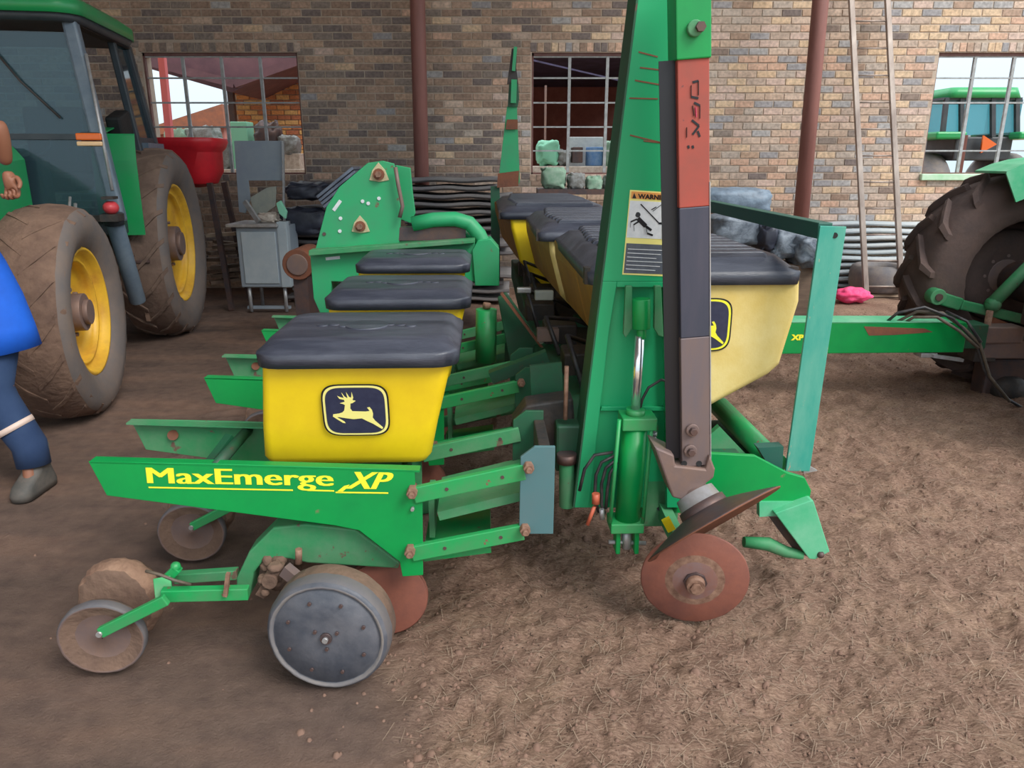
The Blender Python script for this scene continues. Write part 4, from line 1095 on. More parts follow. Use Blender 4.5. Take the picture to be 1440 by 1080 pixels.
TF = Frame(-3.98, 6.86, 10.0)
trac = thing('tractor', TF, 'green tractor with cab and muddy yellow-rimmed wheels parked at the left', 'tractor')
def wheel(parent_name, ctr, *a, **k):
    return ag_wheel(trac, ctr, *a, **k)
RR, RWd, FR, FWd = .83, .47, .655, .42
XW = .98
rcx = at(TF, 250, 470, z=0)         # outer bottom of rear tyre
Rw = []
for sx in (1, -1):
    ag_wheel(trac, (sx * (XW - RWd / 2 + .03), 0, RR - .01), (sx, 0, 0), RR, RWd, .52, 20, .014, seed=3 + sx, tread='tire_mud')
    ag_wheel(trac, (sx * (XW - FWd / 2 + .02), -2.42, FR - .01), (sx, .05 * 1, 0), FR, FWd, .39, 18, .004, seed=7 + sx, tread='mud', lugm='mud', dish=.12)
tb = MB('cab_dark')
tb.span((-.28, -1.3, .55), (.28, .35, 1.05)); tb.span((-.22, -2.9, .62), (.22, -1.2, .95))
tb.mat('green_dusty'); tb.cyl((-.75, 0, .79), (.75, 0, .79), .15, 20)
tb.mat('iron_brown'); tb.bar((-.78, -2.42, .60), (.78, -2.42, .60), .16, .14)
tb.build('chassis', trac, bevel=.01)
for sx in (1, -1):
    MB('iron_brown').cyl((sx * .66, -2.42, .45), (sx * .66, -2.42, .78), .06, 14).build('steering_knuckle', trac)
hd = MB('green_tractor'); hd.loft([[Vector(p) for p in ((-.24, y, .95), (.24, y, .95), (.24, y, z1 - .1), (.17, y, z1), (-.17, y, z1), (-.24, y, z1 - .1))] for y, z1 in ((-1.2, 1.66), (-2.2, 1.60), (-3.05, 1.50), (-3.12, 1.42))], smooth=False)
hdo = hd.build('hood', trac, bevel=.02)
MB('black_void').span((-.30, -3.14, 1.0), (.30, -3.11, 1.38)).build('grille', hdo)
MB('greasy_black').span((.30, -2.6, .8), (.40, -1.35, 1.02)).build('engine_side', trac, bevel=.02)
for k, (y0, z0, y1, z1, r) in enumerate(((-1.45, .7, -1.3, 1.25, .012), (-1.6, .75, -1.38, 1.3, .010), (-1.7, .8, -1.5, 1.2, .015))):
    MB('steel_light').tube([(.5, y0, z0), (.55, (y0 + y1) / 2, (z0 + z1) / 2 + .05), (.56, y1, z1)], r).build('pipe', trac)
# cab: pillars fitted to a box that leans in towards the roof
cb, ct = .80, .62            # half width at sill and at roof
yA0, yA1 = -1.15, -1.02      # front pillar foot / head
yB0, yB1 = -.18, -.12
yC0, yC1 = .42, .30
zS, zR = 1.12, 2.52
def cpt(sx, y0, y1, z): t = (z - zS) / (zR - zS); return Vector((sx * (cb + (ct - cb) * t), y0 + (y1 - y0) * t, z))
for sx in (1, -1):
    MB('cab_blue').bar(cpt(sx, yA0, yA1, zS - .02), cpt(sx, yA0, yA1, zR), .10, .09, up=(0, 1, 0)).build('front_pillar', trac, bevel=.02)
    MB('cab_dark').bar(cpt(sx, yB0, yB1, zS + .25), cpt(sx, yB0, yB1, zR), .06, .06, up=(0, 1, 0)).build('door_pillar', trac, bevel=.012)
    MB('cab_dark').bar(cpt(sx, yC0, yC1, zS + .5), cpt(sx, yC0, yC1, zR), .07, .08, up=(0, 1, 0)).build('rear_pillar', trac, bevel=.012)
    q = [cpt(sx, yB0, yB1, 1.72), cpt(sx, yC0, yC1, 1.72), cpt(sx, yC0, yC1, zR), cpt(sx, yB0, yB1, zR)]
    MB('cab_glass').prism(q, (-sx * .006, 0, 0)).build('quarter_glass', trac)
    MB('cab_dark').bar(q[0], q[1], .05, .05).build('glass_rail', trac)
    MB('greasy_black').bar(cpt(sx, yA0, yA1, zR), cpt(sx, yC0, yC1, zR), .07, .05).build('roof_rail', trac)
    # fender: arch over the rear tyre plus inner panel
    fe = MB('green_tractor'); arc = [(y, z) for y, z in ((-.90, .98), (-.90, 1.12), (-.88, 1.55), (-.84, 1.74), (-.5, 1.80), (.3, 1.82), (.75, 1.62))]
    for k in range(len(arc) - 1):
        (a0, b0), (a1, b1) = arc[k], arc[k + 1]; xi, xo = sx * .58, sx * .84
        w0 = sx * (.90 if k < 3 else .66); fe.prism([(xi, a0, b0), (w0, a0, b0), (w0, a1, b1), (xi, a1, b1)], (0, .012, .012))
    feo = fe.build('fender', trac)
MB('cab_blue').span((.55, -.10, 1.02), (.80, .42, 1.70)).build('rear_side_panel', trac)
MB('cab_blue').span((-.80, -.10, 1.02), (-.55, .42, 1.70)).build('rear_side_panel', trac)
MB('cab_dark').span((-.78, -1.12, 1.0), (.78, .4, 1.12)).build('cab_floor', trac, bevel=.01)
rf = MB('cab_dark'); rf.loft([rrect(0, -.42, 1.36, 1.42, .14, 2.50), rrect(0, -.42, 1.42, 1.50, .18, 2.55)])
rf.mat('green_tractor'); rf.loft([rrect(0, -.42, 1.44, 1.54, .18, 2.55), rrect(0, -.42, 1.44, 1.52, .18, 2.64), rrect(0, -.42, 1.28, 1.36, .2, 2.70)])
rf.build('roof', trac)
# windscreen in two panes and a bar
fl, fr_ = cpt(-1, yA0, yA1, zS), cpt(1, yA0, yA1, zS)
def wsp(x, z): t = (z - zS) / (zR - zS); return Vector((x * (1 + (ct / cb - 1) * t), yA0 + (yA1 - yA0) * t - .01, z))
for z0, z1 in ((1.14, 1.70), (1.74, 2.44)):
    MB('cab_glass').prism([wsp(-.76, z0), wsp(.76, z0), wsp(.76, z1), wsp(-.76, z1)], (0, .008, 0)).build('windscreen', trac)
MB('cab_dark').bar(wsp(-.78, 1.72), wsp(.78, 1.72), .03, .04).build('windscreen_bar', trac)
MB('greasy_black').bar(wsp(-.78, 1.13), wsp(.78, 1.13), .03, .05).build('windscreen_sill', trac)
dk = lambda pts, r, nm: MB('greasy_black').tube(pts, r).build(nm, trac)
dk([wsp(.05, 2.4) + Vector((0, -.02, 0)), wsp(.3, 2.1) + Vector((0, -.03, 0)), wsp(.55, 1.85) + Vector((0, -.02, 0))], .008, 'wiper')
MB('cab_dark').lathe((.0, -.62, 1.66), Vector((0, -.5, .9)), [(0, .19), (.012, .2), (0, .21), (-.012, .2), (0, .19)], 32).build('steering_wheel', trac)
MB('cab_dark').span((-.25, -.98, 1.1), (.25, -.78, 1.58)).build('dashboard', trac, bevel=.03)
se = MB('greasy_black'); se.span((-.26, -.35, 1.3), (.26, .12, 1.45)); se.span((-.25, .08, 1.42), (.25, .2, 2.0)); se.build('seat', trac, bevel=.04)
bx = at(TF, 168, 177, x=.66); MB('black_void').box(bx, (.12, .30, .20), (.25, 0, 0)).build('control_box', trac, bevel=.02)
MB('steel_light').cyl(at(TF, 121, 76, x=.72), at(TF, 158, 268, x=.84), .012, 10).build('grab_rail', trac)
MB('iron_brown').bar(at(TF, 168, 190, x=.6), at(TF, 170, 278, x=.6), .2, .2).build('seat_pedestal', trac)
il = at(TF, 131, 196, x=.86)
MB('greasy_black').box(il + Vector((-.01, .0, 0)), (.10, .13, .09)).build('indicator_housing', trac, bevel=.01)
MB('orange_lens').box(il + Vector((.0, -.075, .015)), (.16, .03, .045)).build('indicator_lens', trac, bevel=.008)
MB('lens_cream').box(il + Vector((.0, -.075, -.03)), (.16, .03, .03)).build('side_lamp', trac, bevel=.008)
rp = at(TF, 156, 292, x=.82); MB('red_part').ball(rp, .055, 12, 8, (1, 1.2, .9)).build('red_cap', trac)
MB('greasy_black').box(rp + Vector((0, 0, -.07)), (.12, .16, .05)).build('cap_bracket', trac)
MB('greasy_black').box(rp + Vector((0, 0, .07)), (.08, .12, .02)).build('cap_bracket', trac)
MB('cab_blue').cyl(at(TF, 160, 308, x=.80), at(TF, 194, 424, x=.80), .062, 18).build('fuel_pipe', trac, bevel=.01)
MB('cab_dark').cyl(at(TF, 158, 300, x=.80), at(TF, 161, 316, x=.80), .070, 18).build('pipe_collar', trac)
sp = MB('mud'); sp.prism([at(TF, x, y, x=.74) for x, y in ((184,340),(200,332),(215,422),(226,448),(206,452))], (.03, 0, 0)); sp.build('step_board', trac)
MB('iron_dark').bar(at(TF, 187, 368, x=.76), at(TF, 212, 362, x=.76), .25, .02).build('step', trac)
MB('iron_dark').bar(at(TF, 205, 422, x=.76), at(TF, 232, 420, x=.76), .25, .02).build('step', trac)

# ---- right-hand tractor that pulls the planter
rt_c = at(W0, 1296, 400, y=5.3)
R2 = .755
QF = Frame(rt_c.x + R2 + .03, 4.70, 0)
tr2 = thing('tractor', QF, 'green tractor at the right edge with dark mud-caked rear wheel under a pale green fender', 'tractor')
WCY = .85
for sy in (1, -1):
    c = (0, sy * WCY, R2 - .03)
    ag_wheel(tr2, c, (0, sy, 0), R2, .46, .42, 16, .045, side='tire_dark', tread='tire_dark', lugm='tire_dark', rim='tire_dark', seed=20 + sy, dish=.1)
ax = MB('iron_dark'); ax.cyl((0, -.8, R2 - .04), (0, .8, R2 - .04), .14, 20); ax.span((-.28, -.26, .5), (1.6, .26, 1.15)); ax.build('rear_axle', tr2, bevel=.02)
fa = [(math.cos(a) * (R2 + .09), math.sin(a) * (R2 + .09) + R2 - .04) for a in [RAD(d) for d in range(117, 40, -8)]]
for sy in (1, -1):
    f = MB('green_old')
    y0, y1 = sy * (WCY - .34), sy * (WCY + .02)
    for k in range(len(fa) - 1):
        (a0, b0), (a1, b1) = fa[k], fa[k + 1]
        f.prism([(a0, y0, b0), (a0, y1, b0), (a1, y1, b1), (a1, y0, b1)], (-.0, 0, .015))
    inner = [(x, z) for x, z in fa] + [(x * .74, (z - R2) * .74 + R2) for x, z in reversed(fa)]
    f.prism([(x, y0, z) for x, z in inner], (0, .012 * sy, 0))
    f.build('fender', tr2)
def Q(px, py, Y): return at(QF, px, py, y=Y - 4.70)
lk = MB('green_dusty'); lk.bar(Q(1318, 418, 5.3), Q(1350, 428, 5.3), .05, .09); lk.bar(Q(1350, 428, 5.3), Q(1452, 452, 5.3), .05, .07)
lo = lk.build('lift_arm', tr2, bevel=.01)
c = Q(1317, 417, 5.28); MB('green_dusty').cyl(c + Vector((0, -.03, 0)), c + Vector((0, .06, 0)), .058, 18).build('ball_end', lo, bevel=.006)
MB('iron_dark').cyl(c + Vector((0, -.04, 0)), c + Vector((0, .0, 0)), .026, 12).build('ball_socket', lo)
MB('green_dusty').cyl(Q(1392, 430, 5.25), Q(1452, 370, 5.25), .045, 14).build('lift_rod', tr2)
MB('green_dusty').ball(Q(1396, 428, 5.25), .055, 10, 8).build('rod_end', tr2)
hp = MB('iron_brown'); hp.span(Q(1384, 478, 5.0), Q(1470, 505, 5.0) + Vector((0, .2, 0))); hp.build('tractor_drawbar', tr2, bevel=.01)
MB('greasy_black').span(Q(1376, 468, 5.0), Q(1400, 510, 5.0) + Vector((0, .2, 0))).build('hitch_box', tr2, bevel=.01)
MB('rust').bar(Q(1395, 450, 5.2), Q(1450, 472, 5.2), .03, .04).build('stay_bar', tr2)
MB('greasy_black').ball(Q(1418, 548, 5.1), .13, 16, 10, (1, .7, .8)).build('hitch_casting', tr2)
MB('iron_dark').span(Q(1390, 505, 5.1), Q(1450, 560, 5.1) + Vector((0, .16, 0))).build('hitch_frame', tr2, bevel=.02)
cb2 = MB('green_tractor'); cb2.span((.3, -.4, 1.15), (2.6, .4, 1.7)); cb2.build('hood', tr2, bevel=.04)

# ================================================================== PERSON
HF = Frame(-2.50, 3.5, 0)
man = thing('person', HF, 'person in bright blue coat and navy trousers with reflective band, at left edge', 'person')
def skin_mesh(name, m, verts, edges, parent, sub=2, root=0):
    me = bpy.data.meshes.new(name); me.from_pydata([v[:3] for v in verts], edges, []); me.materials.append(MATS[m])
    o = bpy.data.objects.new(name, me); COL.objects.link(o)
    md = o.modifiers.new('skin', 'SKIN'); md.use_smooth_shade = True
    for i, v in enumerate(verts):
        sv = me.skin_vertices[0].data[i]; sv.radius = (v[3], v[4] if len(v) > 4 else v[3]); sv.use_root = (i == root)
    s = o.modifiers.new('sub', 'SUBSURF'); s.levels = sub; s.render_levels = sub
    bpy.context.view_layer.update()
    me2 = bpy.data.meshes.new_from_object(o.evaluated_get(bpy.context.evaluated_depsgraph_get()))
    me2.polygons.foreach_set('use_smooth', [True] * len(me2.polygons))
    o.modifiers.clear(); o.data = me2; me2.name = name; bpy.data.meshes.remove(me)
    o.parent = parent
    return o
def HL(px, py, Y): return at(HF, px, py, y=Y - 3.5)
ank = HL(46, 634, 3.42); knee = HL(-6, 566, 3.42); hand = HL(12, 250, 3.36); elb = HL(-2, 172, 3.30)
hip = Vector((-.02, 0, .90))
bv = [(hip.x, 0, .90, .15, .12), (hip.x - .05, 0, 1.12, .13, .10), (hip.x - .14, 0, 1.34, .15, .11), (hip.x - .16, 0, 1.50, .06, .06), (hip.x - .18, -.03, 1.66, .085, .10), (hip.x - .18, -.03, 1.75, .07, .08),
      (hip.x + .02, -.02, 1.42, .06, .06), (elb.x, elb.y, elb.z, .042, .042), (hand.x, hand.y, hand.z + .05, .028, .028),
      (hip.x - .33, .02, 1.40, .06, .06), (hip.x - .36, .05, 1.14, .045, .045), (hip.x - .24, -.05, .90, .03, .03),
      (hip.x + .09, -.04, .84, .10, .10), (knee.x + .02, knee.y, knee.z, .062, .062), (ank.x - .01, ank.y, ank.z, .045, .045), (ank.x + .01, ank.y - .08, .05, .03, .025),
      (hip.x - .09, .04, .84, .10, .10), (hip.x - .22, -.02, .48, .062, .062), (hip.x - .30, .02, .11, .045, .045), (hip.x - .32, -.10, .05, .035, .03)]
be = [(0, 1), (1, 2), (2, 3), (3, 4), (4, 5), (2, 6), (6, 7), (7, 8), (2, 9), (9, 10), (10, 11), (0, 12), (12, 13), (13, 14), (14, 15), (0, 16), (16, 17), (17, 18), (18, 19)]
skin_mesh('body', 'skin', bv, be, man)
def fingers(wrist, direc, side):
    d = Vector(direc).normalized(); s = Vector(side).normalized(); n = d.cross(s)
    w = Vector(wrist); V_ = [(w.x, w.y, w.z, .022, .018)]; p = w + d * .05; V_.append((p.x, p.y, p.z, .036, .018)); E = [(0, 1)]
    for k in range(4):
        b = w + d * .085 + s * (.027 - .018 * k); l = (.9, 1, .95, .75)[k]
        q1 = b + d * .028 * l + n * .012; q2 = q1 + n * .024 * l + d * .008; q3 = q2 + n * .012 * l - d * .018
        i = len(V_); V_ += [(*b, .0095, .0095), (*q1, .009, .009), (*q2, .0085, .0085), (*q3, .007, .007)]; E += [(1, i), (i, i + 1), (i + 1, i + 2), (i + 2, i + 3)]
    b = w + d * .03 + s * .035; q = b + d * .03 + s * .015 + n * .012; q2 = q + d * .025 - s * .004 + n * .018; i = len(V_)
    V_ += [(*b, .012, .012), (*q, .0105, .0105), (*q2, .009, .009)]; E += [(1, i), (i, i + 1), (i + 1, i + 2)]
    return V_, E
v_, e_ = fingers((hand.x, hand.y, hand.z + .03), (.15, -.1, -1), (1, 0, .1)); skin_mesh('hand', 'skin', v_, e_, man, sub=1)
v_, e_ = fingers((hip.x - .24, -.05, .90), (0, -.1, -1), (0, -1, 0)); skin_mesh('hand', 'skin', v_, e_, man, sub=1)
hz = Vector((hip.x - .18, -.03, 1.74))
MB('hair').ball(hz + Vector((0, .015, .01)), .098, 14, 10, (.9, 1.02, .85)).build('hair', man)
fc = MB('skin'); fc.ball(hz + Vector((-.0, -.115, -.045)), .014, 8, 6, (1, 1.2, 1.5)); fc.ball(hz + Vector((.085, .0, -.04)), .022, 8, 6, (.4, 1, 1.3)); fc.ball(hz + Vector((-.085, .0, -.04)), .022, 8, 6, (.4, 1, 1.3))
fc.mat('decal_white'); fc.ball(hz + Vector((.03, -.092, -.02)), .011, 8, 6); fc.ball(hz + Vector((-.03, -.092, -.02)), .011, 8, 6)
fc.mat('rust'); fc.ball(hz + Vector((0, -.098, -.09)), .02, 8, 6, (1, .4, .3)); fc.build('face', man)
# coat: shell from shoulders to mid-thigh, flaring at the hem
coat = MB('coat_blue')
hem = HL(37, 496, 3.42); rx = hem.x - hip.x
rings = []
for z_, a, b_, ox in ((1.47, .09, .08, -.16), (1.43, .19, .12, -.16), (1.30, .19, .13, -.12), (1.10, .19, .14, -.03), (.95, .20, .15, .01), (.80, .22, .165, .02), (.70, rx * .82, .18, rx * .18)):
    rings.append([Vector((hip.x + ox + a * math.cos(t), b_ * math.sin(t) * (1 + .05 * math.sin(5 * t)), z_ - (.05 * (1 - math.cos(t)) / 2 if z_ < .75 else 0) + .0)) for t in [2 * math.pi * i / 32 for i in range(32)]])
coat.loft(rings); co_ = coat.build('coat', man)
ov = MB('coat_blue'); ov.tube([(hip.x - .04, -.02, 1.42), (hip.x + .04, -.02, 1.46), ((hip.x + .04 + elb.x) / 2, elb.y * .6, (1.46 + elb.z) / 2), (elb.x - .06, elb.y, elb.z - .04)], [.075, .078, .068, .058], 14)
ov.tube([(hip.x - .29, .02, 1.42), (hip.x - .35, .03, 1.36), (hip.x - .36, .05, 1.14), (hip.x - .245, -.04, .94)], [.07, .072, .06, .048], 14); ov.build('sleeves', man)
tr = MB('trouser_navy')
tr.tube([(hip.x + .07, -.02, .92), (hip.x + .09, -.04, .80), (knee.x + .0, knee.y, knee.z + .08), (knee.x + .02, knee.y, knee.z), ((knee.x + ank.x) / 2 + .01, ank.y, (knee.z + ank.z) / 2), (ank.x - .01, ank.y, ank.z + .03), (ank.x + .0, ank.y - .01, ank.z - .07)], [.11, .115, .088, .085, .082, .078, .075], 18)
tr.tube([(hip.x - .07, .03, .92), (hip.x - .09, .04, .80), (hip.x - .22, -.02, .48), (hip.x - .30, .02, .16)], [.11, .115, .085, .075], 18); tr.build('trousers', man)
mid = Vector(((knee.x + ank.x) / 2 + .0, ank.y, (knee.z + ank.z) / 2 + .0)); dv = (ank - knee).normalized()
stp = MB('stripe').lathe(mid, dv, [(-.014, .080), (-.014, .093), (.014, .092), (.014, .080)], 24).build('reflective_band', man)
for (fx, fy) in ((ank.x - .0, ank.y), (hip.x - .30, .02)):
    bt = MB('boot'); bt.loft([rrect(fx + .03 * 0, fy - .04, .10, .27, .045, .0), rrect(fx, fy - .04, .105, .28, .048, .03), rrect(fx, fy - .035, .10, .25, .045, .06), rrect(fx, fy - .0, .10, .15, .045, .10), rrect(fx, fy + .01, .11, .13, .05, .15), rrect(fx, fy + .01, .12, .14, .055, .22)]); bt.build('boot', man)

# ================================================================== THINGS ALONG THE BACK WALL
# near end edges show as stripes: lay sheets with their length along x
ORD = ['topmost', 'second from top', 'third from top', 'fourth from top', 'fifth from top', 'sixth from top', 'seventh from top', 'eighth from top', 'eighth from bottom', 'seventh from bottom', 'sixth from bottom', 'fifth from bottom', 'fourth from bottom', 'third from bottom', 'second from bottom', 'bottom one']
def pile(xa, xb, y0, y1, zs, m, label, group, seed, thick=.03):
    r = random.Random(seed)
    for i, z_ in enumerate(zs):
        a = xa + r.uniform(-.10, .08); b = xb + r.uniform(-.12, .12); yy = y0 + r.uniform(0, .10)
        mb = MB(m); segs = 14; ny_ = 10
        grid = []
        for j in range(ny_ + 1):
            for s_ in range(segs + 1):
                x = a + (b - a) * s_ / segs; y = yy + (y1 - yy) * j / ny_
                grid.append(Vector((x, y, z_ + .012 * math.cos(j * math.pi) + .008 * math.sin(s_ * .9 + i))))
        n = mb.add(grid + [g - Vector((0, 0, thick * .55)) for g in grid]); G = (segs + 1) * (ny_ + 1)
        I = lambda j, s_: n + j * (segs + 1) + s_
        for j in range(ny_):
            for s_ in range(segs):
                mb.face((I(j, s_), I(j, s_ + 1), I(j + 1, s_ + 1), I(j + 1, s_)), True); mb.face((I(j, s_) + G, I(j + 1, s_) + G, I(j + 1, s_ + 1) + G, I(j, s_ + 1) + G), True)
        for s_ in range(segs): mb.face((I(0, s_), I(0, s_) + G, I(0, s_ + 1) + G, I(0, s_ + 1))); mb.face((I(ny_, s_), I(ny_, s_ + 1), I(ny_, s_ + 1) + G, I(ny_, s_) + G))
        for j in range(ny_): mb.face((I(j, 0), I(j + 1, 0), I(j + 1, 0) + G, I(j, 0) + G)); mb.face((I(j, segs), I(j, segs) + G, I(j + 1, segs) + G, I(j + 1, segs)))
        mb.build('roof_sheet', label=label % ORD[len(zs) - 1 - i], cat='sheet', group=group, fix=False)
xa, xb = at(W0, 578, 300, y=8.4).x, at(W0, 702, 300, y=8.4).x
zt_ = at(W0, 640, 249, y=8.4).z
pile(xa - .15, xb + .05, 8.35, 9.05, [.06 + (zt_ - .08) * i / 15 for i in range(16)], 'sheet_dark', 'dark grey roof sheet, %s, in the pile behind the green frame', 'dark sheets piled right of the steel column', 5, .05)
xa2, xb2 = at(W0, 398, 300, y=8.5).x, at(W0, 470, 300, y=8.5).x
pile(xa2, xb2 + .5, 8.5, 9.1, [.06 + .98 * i / 11 for i in range(12)], 'sheet_dark', 'grey roof sheet, %s, in the low pile right of the cabinet', 'grey sheets piled behind the cabinet', 8, .05)
xa3, xb3 = at(W0, 1192, 380, y=9.1).x, at(W0, 1345, 380, y=9.1).x
z3 = at(W0, 1240, 316, y=9.1).z
pile(xa3 - .6, xb3 + .3, 9.42, 9.58, [.05 + (z3 - .06) * i / 9 for i in range(10)], 'sheet_light', 'pale corrugated sheet, %s, in the low stack behind the ladder', 'pale corrugated sheets by the ladder', 12, .05)
# black tarpaulin and galvanised roll on the left pile
def lump(name, m, c, size, label, cat, seed, rough=.12, seg=28, rings=18, rot=0, box=.5):
    mb = MB(m); r = np.random.RandomState(seed); ph = r.rand(6, 3) * 6.28; fr = r.rand(6, 3) * 7 + 3; rr = []
    for i in range(1, rings):
        p = math.pi * i / rings; ring = []
        for k in range(seg):
            t = 2 * math.pi * k / seg; v = Vector((math.sin(p) * math.cos(t), math.sin(p) * math.sin(t), -math.cos(p)))
            v = Vector([math.copysign(abs(q) ** box, q) for q in v])
            d = 1 + rough * sum(math.sin(fr[j, 0] * v.x + ph[j, 0]) * math.sin(fr[j, 1] * v.y + ph[j, 1]) * math.cos(fr[j, 2] * v.z + ph[j, 2]) for j in range(6))
            v = Vector((v.x * size[0], v.y * size[1], v.z * size[2])) * d; cs, sn = math.cos(rot), math.sin(rot)
            ring.append(Vector(c) + Vector((v.x * cs - v.z * sn, v.y, v.x * sn + v.z * cs)))
        rr.append(ring)
    mb.loft(rr); return mb.build(name, label=label, cat=cat)
c = at(W0, 436, 268, y=8.6); lump('tarpaulin', 'tarp_black', c, (.22, .3, .09), 'black tarpaulin bundled on the grey sheets behind the cabinet', 'tarpaulin', 3, .1)
a, b = at(W0, 454, 280, y=8.2), at(W0, 503, 240, y=8.2)
rl = MB('sheet_galv')
for k in range(4): rl.bar(a + Vector((.012 * k, .03 * k, -.035 * k + .03)), b + Vector((.012 * k, .03 * k, -.035 * k + .03)), .5, .03)
rl.build('metal_trough', label='ribbed blue-grey metal trough lying tilted behind the green centre frame', cat='trough', bevel=.004)
bl = at(W0, 456, 312, y=8.35); lump('rubber_mat', 'tarp_black', Vector((bl.x - .25, 8.45, bl.z)), (.26, .12, .14), 'dark folded rubber mat between cabinet and green centre frame', 'mat', 9, .09)
c = at(W0, 427, 368, y=6.6)
dr = MB('rust').cyl(c + Vector((0, -.2, 0)), c + Vector((0, .25, 0)), .13, 24).mat('iron_brown').cyl(c + Vector((0, -.215, 0)), c + Vector((0, -.19, 0)), .09, 20)
pd = dr.build('rusty_roller', planter if False else None, label='rusty brown roller end left of the green centre frame', cat='roller', bevel=.006)
lg_ = MB('iron_dark').span((c.x - .06, 6.45, .0), (c.x + .06, 6.75, c.z - .1)).build('roller_stand', label='dark iron stand under the rusty roller', cat='stand')

# open grey cabinet with upright lid
KY = 7.9
cab = thing('metal_cabinet', W0, 'grey sheet-metal cabinet with upright back panel and scrap on top', 'cabinet', None, (at(W0, 370, 410, y=KY).x, KY, 0))
def K(px, py, Y=KY): return at(W0, px, py, y=Y)
a, b = K(331, 319), K(406, 404); zk0, zk1 = b.z, a.z
MB('cabinet_grey').span((a.x, KY, zk0), (b.x, KY + .5, zk1)).build('body', cab, bevel=.01)
MB('cabinet_light').span((a.x + .05, KY - .015, zk0 + .04), (b.x - .09, KY, zk1 - .05)).build('door', cab, bevel=.006)
MB('cabinet_light').span((b.x - .07, KY - .01, zk0), (b.x + .03, KY + .1, zk1 + .05)).build('corner_post', cab, bevel=.006)
MB('steel_light').span((a.x - .08, KY - .06, zk1), (b.x - .05, KY + .5, zk1 + .03)).build('worktop', cab, bevel=.004)
for x in (a.x + .06, b.x - .06):
    for yy in (KY + .06, KY + .44): MB('steel_light').cyl((x, yy, 0), (x, yy, zk0 + .02), .02, 10).build('leg', cab)
MB('cabinet_grey').span((a.x + .02, KY + .06, 0.03), (b.x - .02, KY + .10, .06)).build('foot_rail', cab)
pb = [(329,198),(396,198),(396,254),(349,254),(352,280),(345,300),(336,298)]
MB('cabinet_grey').prism([K(x, y, KY + .42) for x, y in pb], (0, .02, 0)).build('back_panel', cab, bevel=.003)
MB('steel_light').bar(K(398, 198, KY + .40), K(400, 318, KY + .40), .02, .03).build('panel_stay', cab)
sc1 = MB('dusty_plate').prism([K(x, y, KY + .25) for x, y in ((352,278),(375,264),(388,262),(387,290),(362,308),(356,295))], (0, .02, 0)).build('scrap_plate', label='pale dusty sheet-metal offcut leaning on the grey cabinet top', cat='scrap')
MB('steel_light').bar(K(344, 283, KY + .15), K(364, 312, KY + .1), .03, .05).build('angle_bar', label='light steel angle bar leaning on the grey cabinet top', cat='bar')
MB('scrap_mint').prism([K(x, y, KY + .12) for x, y in ((388,286),(394,282),(403,298),(401,308),(392,300))], (0, .05, 0)).build('green_container', label='small mint green container tipped over on the grey cabinet', cat='container', bevel=.006)
c = K(378, 306, KY + .2); lump('rag', 'scrap_white', c, (.10, .08, .05), 'whitish rag bundle on the grey cabinet top', 'rag', 21, .12)
# plank rubble left of the cabinet
r9 = random.Random(9)
for i in range(9):
    y = 398 - i * 8; p0_, p1_ = K(298 + r9.uniform(-8, 4), y + r9.uniform(-3, 3), 8.2 + r9.random() * .4), K(332 + r9.uniform(-4, 6), y + r9.uniform(-6, 6), 8.2 + r9.random() * .4)
    p0_.z = max(p0_.z, .04); p1_.z = max(p1_.z, .04)
    MB('wood' if i < 8 else 'wood_pale').bar(p0_, p1_, .12, .035).build('plank', label='brown plank, %s, in the rough pile left of the cabinet' % ORD[-1 - i] if i < 8 else 'pale plank lying on top of the rough plank pile left of the cabinet', cat='plank', group='planks piled left of the cabinet')

# red fertiliser spreader behind the rear wheel
sc_ = at(W0, 262, 193, y=8.3); sr = thing('spreader', W0, 'red funnel-shaped spreader standing behind the rear wheel of the left tractor', 'spreader', None, (sc_.x, 8.3, 0))
hx = at(W0, 309, 193, y=8.3).x; Rh = hx - sc_.x
m_ = MB('red_plastic'); zt2 = at(W0, 300, 193, y=8.0).z
m_.loft([rrect(sc_.x, 8.35, w, w * .95, w * .3, z_) for w, z_ in ((Rh * 2, zt2), (Rh * 2.04, zt2 - .04), (Rh * 1.90, zt2 - .10), (Rh * 1.70, zt2 - .14), (Rh * 1.66, zt2 - .34), (Rh * 1.3, zt2 - .46), (.2, zt2 - .5))])
m_.build('hopper', sr, bevel=.004)
for x in (-1, 1):
    for y in (-1, 1): MB('iron_dark').bar((sc_.x + x * .38, 8.35 + y * .3, 0), (sc_.x + x * .25, 8.35 + y * .2, zt2 - .45), .05, .05).build('leg', sr)

# ladder
ly0, ly1 = 8.72, 9.45
rails = []
lad = thing('ladder', W0, 'tall narrow metal ladder leaning on the brick wall at the right', 'ladder', None, (at(W0, 1245, 415, y=ly0).x, ly0, 0))
for (xt, xb_) in ((1197, 1219), (1248, 1269)):
    bo = at(W0, xb_, 415, y=ly0); bo.z = 0.0; to = at(W0, xt, 0, y=ly1 - .05); to = bo + (to - bo) * 1.25; rails.append((bo, to)); MB('aluminium').bar(bo, to, .06, .045, up=(0, 1, 0)).build('rail', lad, bevel=.006)
for k in range(14):
    t = .035 + k * .071; MB('aluminium').cyl(rails[0][0].lerp(rails[0][1], t), rails[1][0].lerp(rails[1][1], t), .010, 10).build('rung', lad)
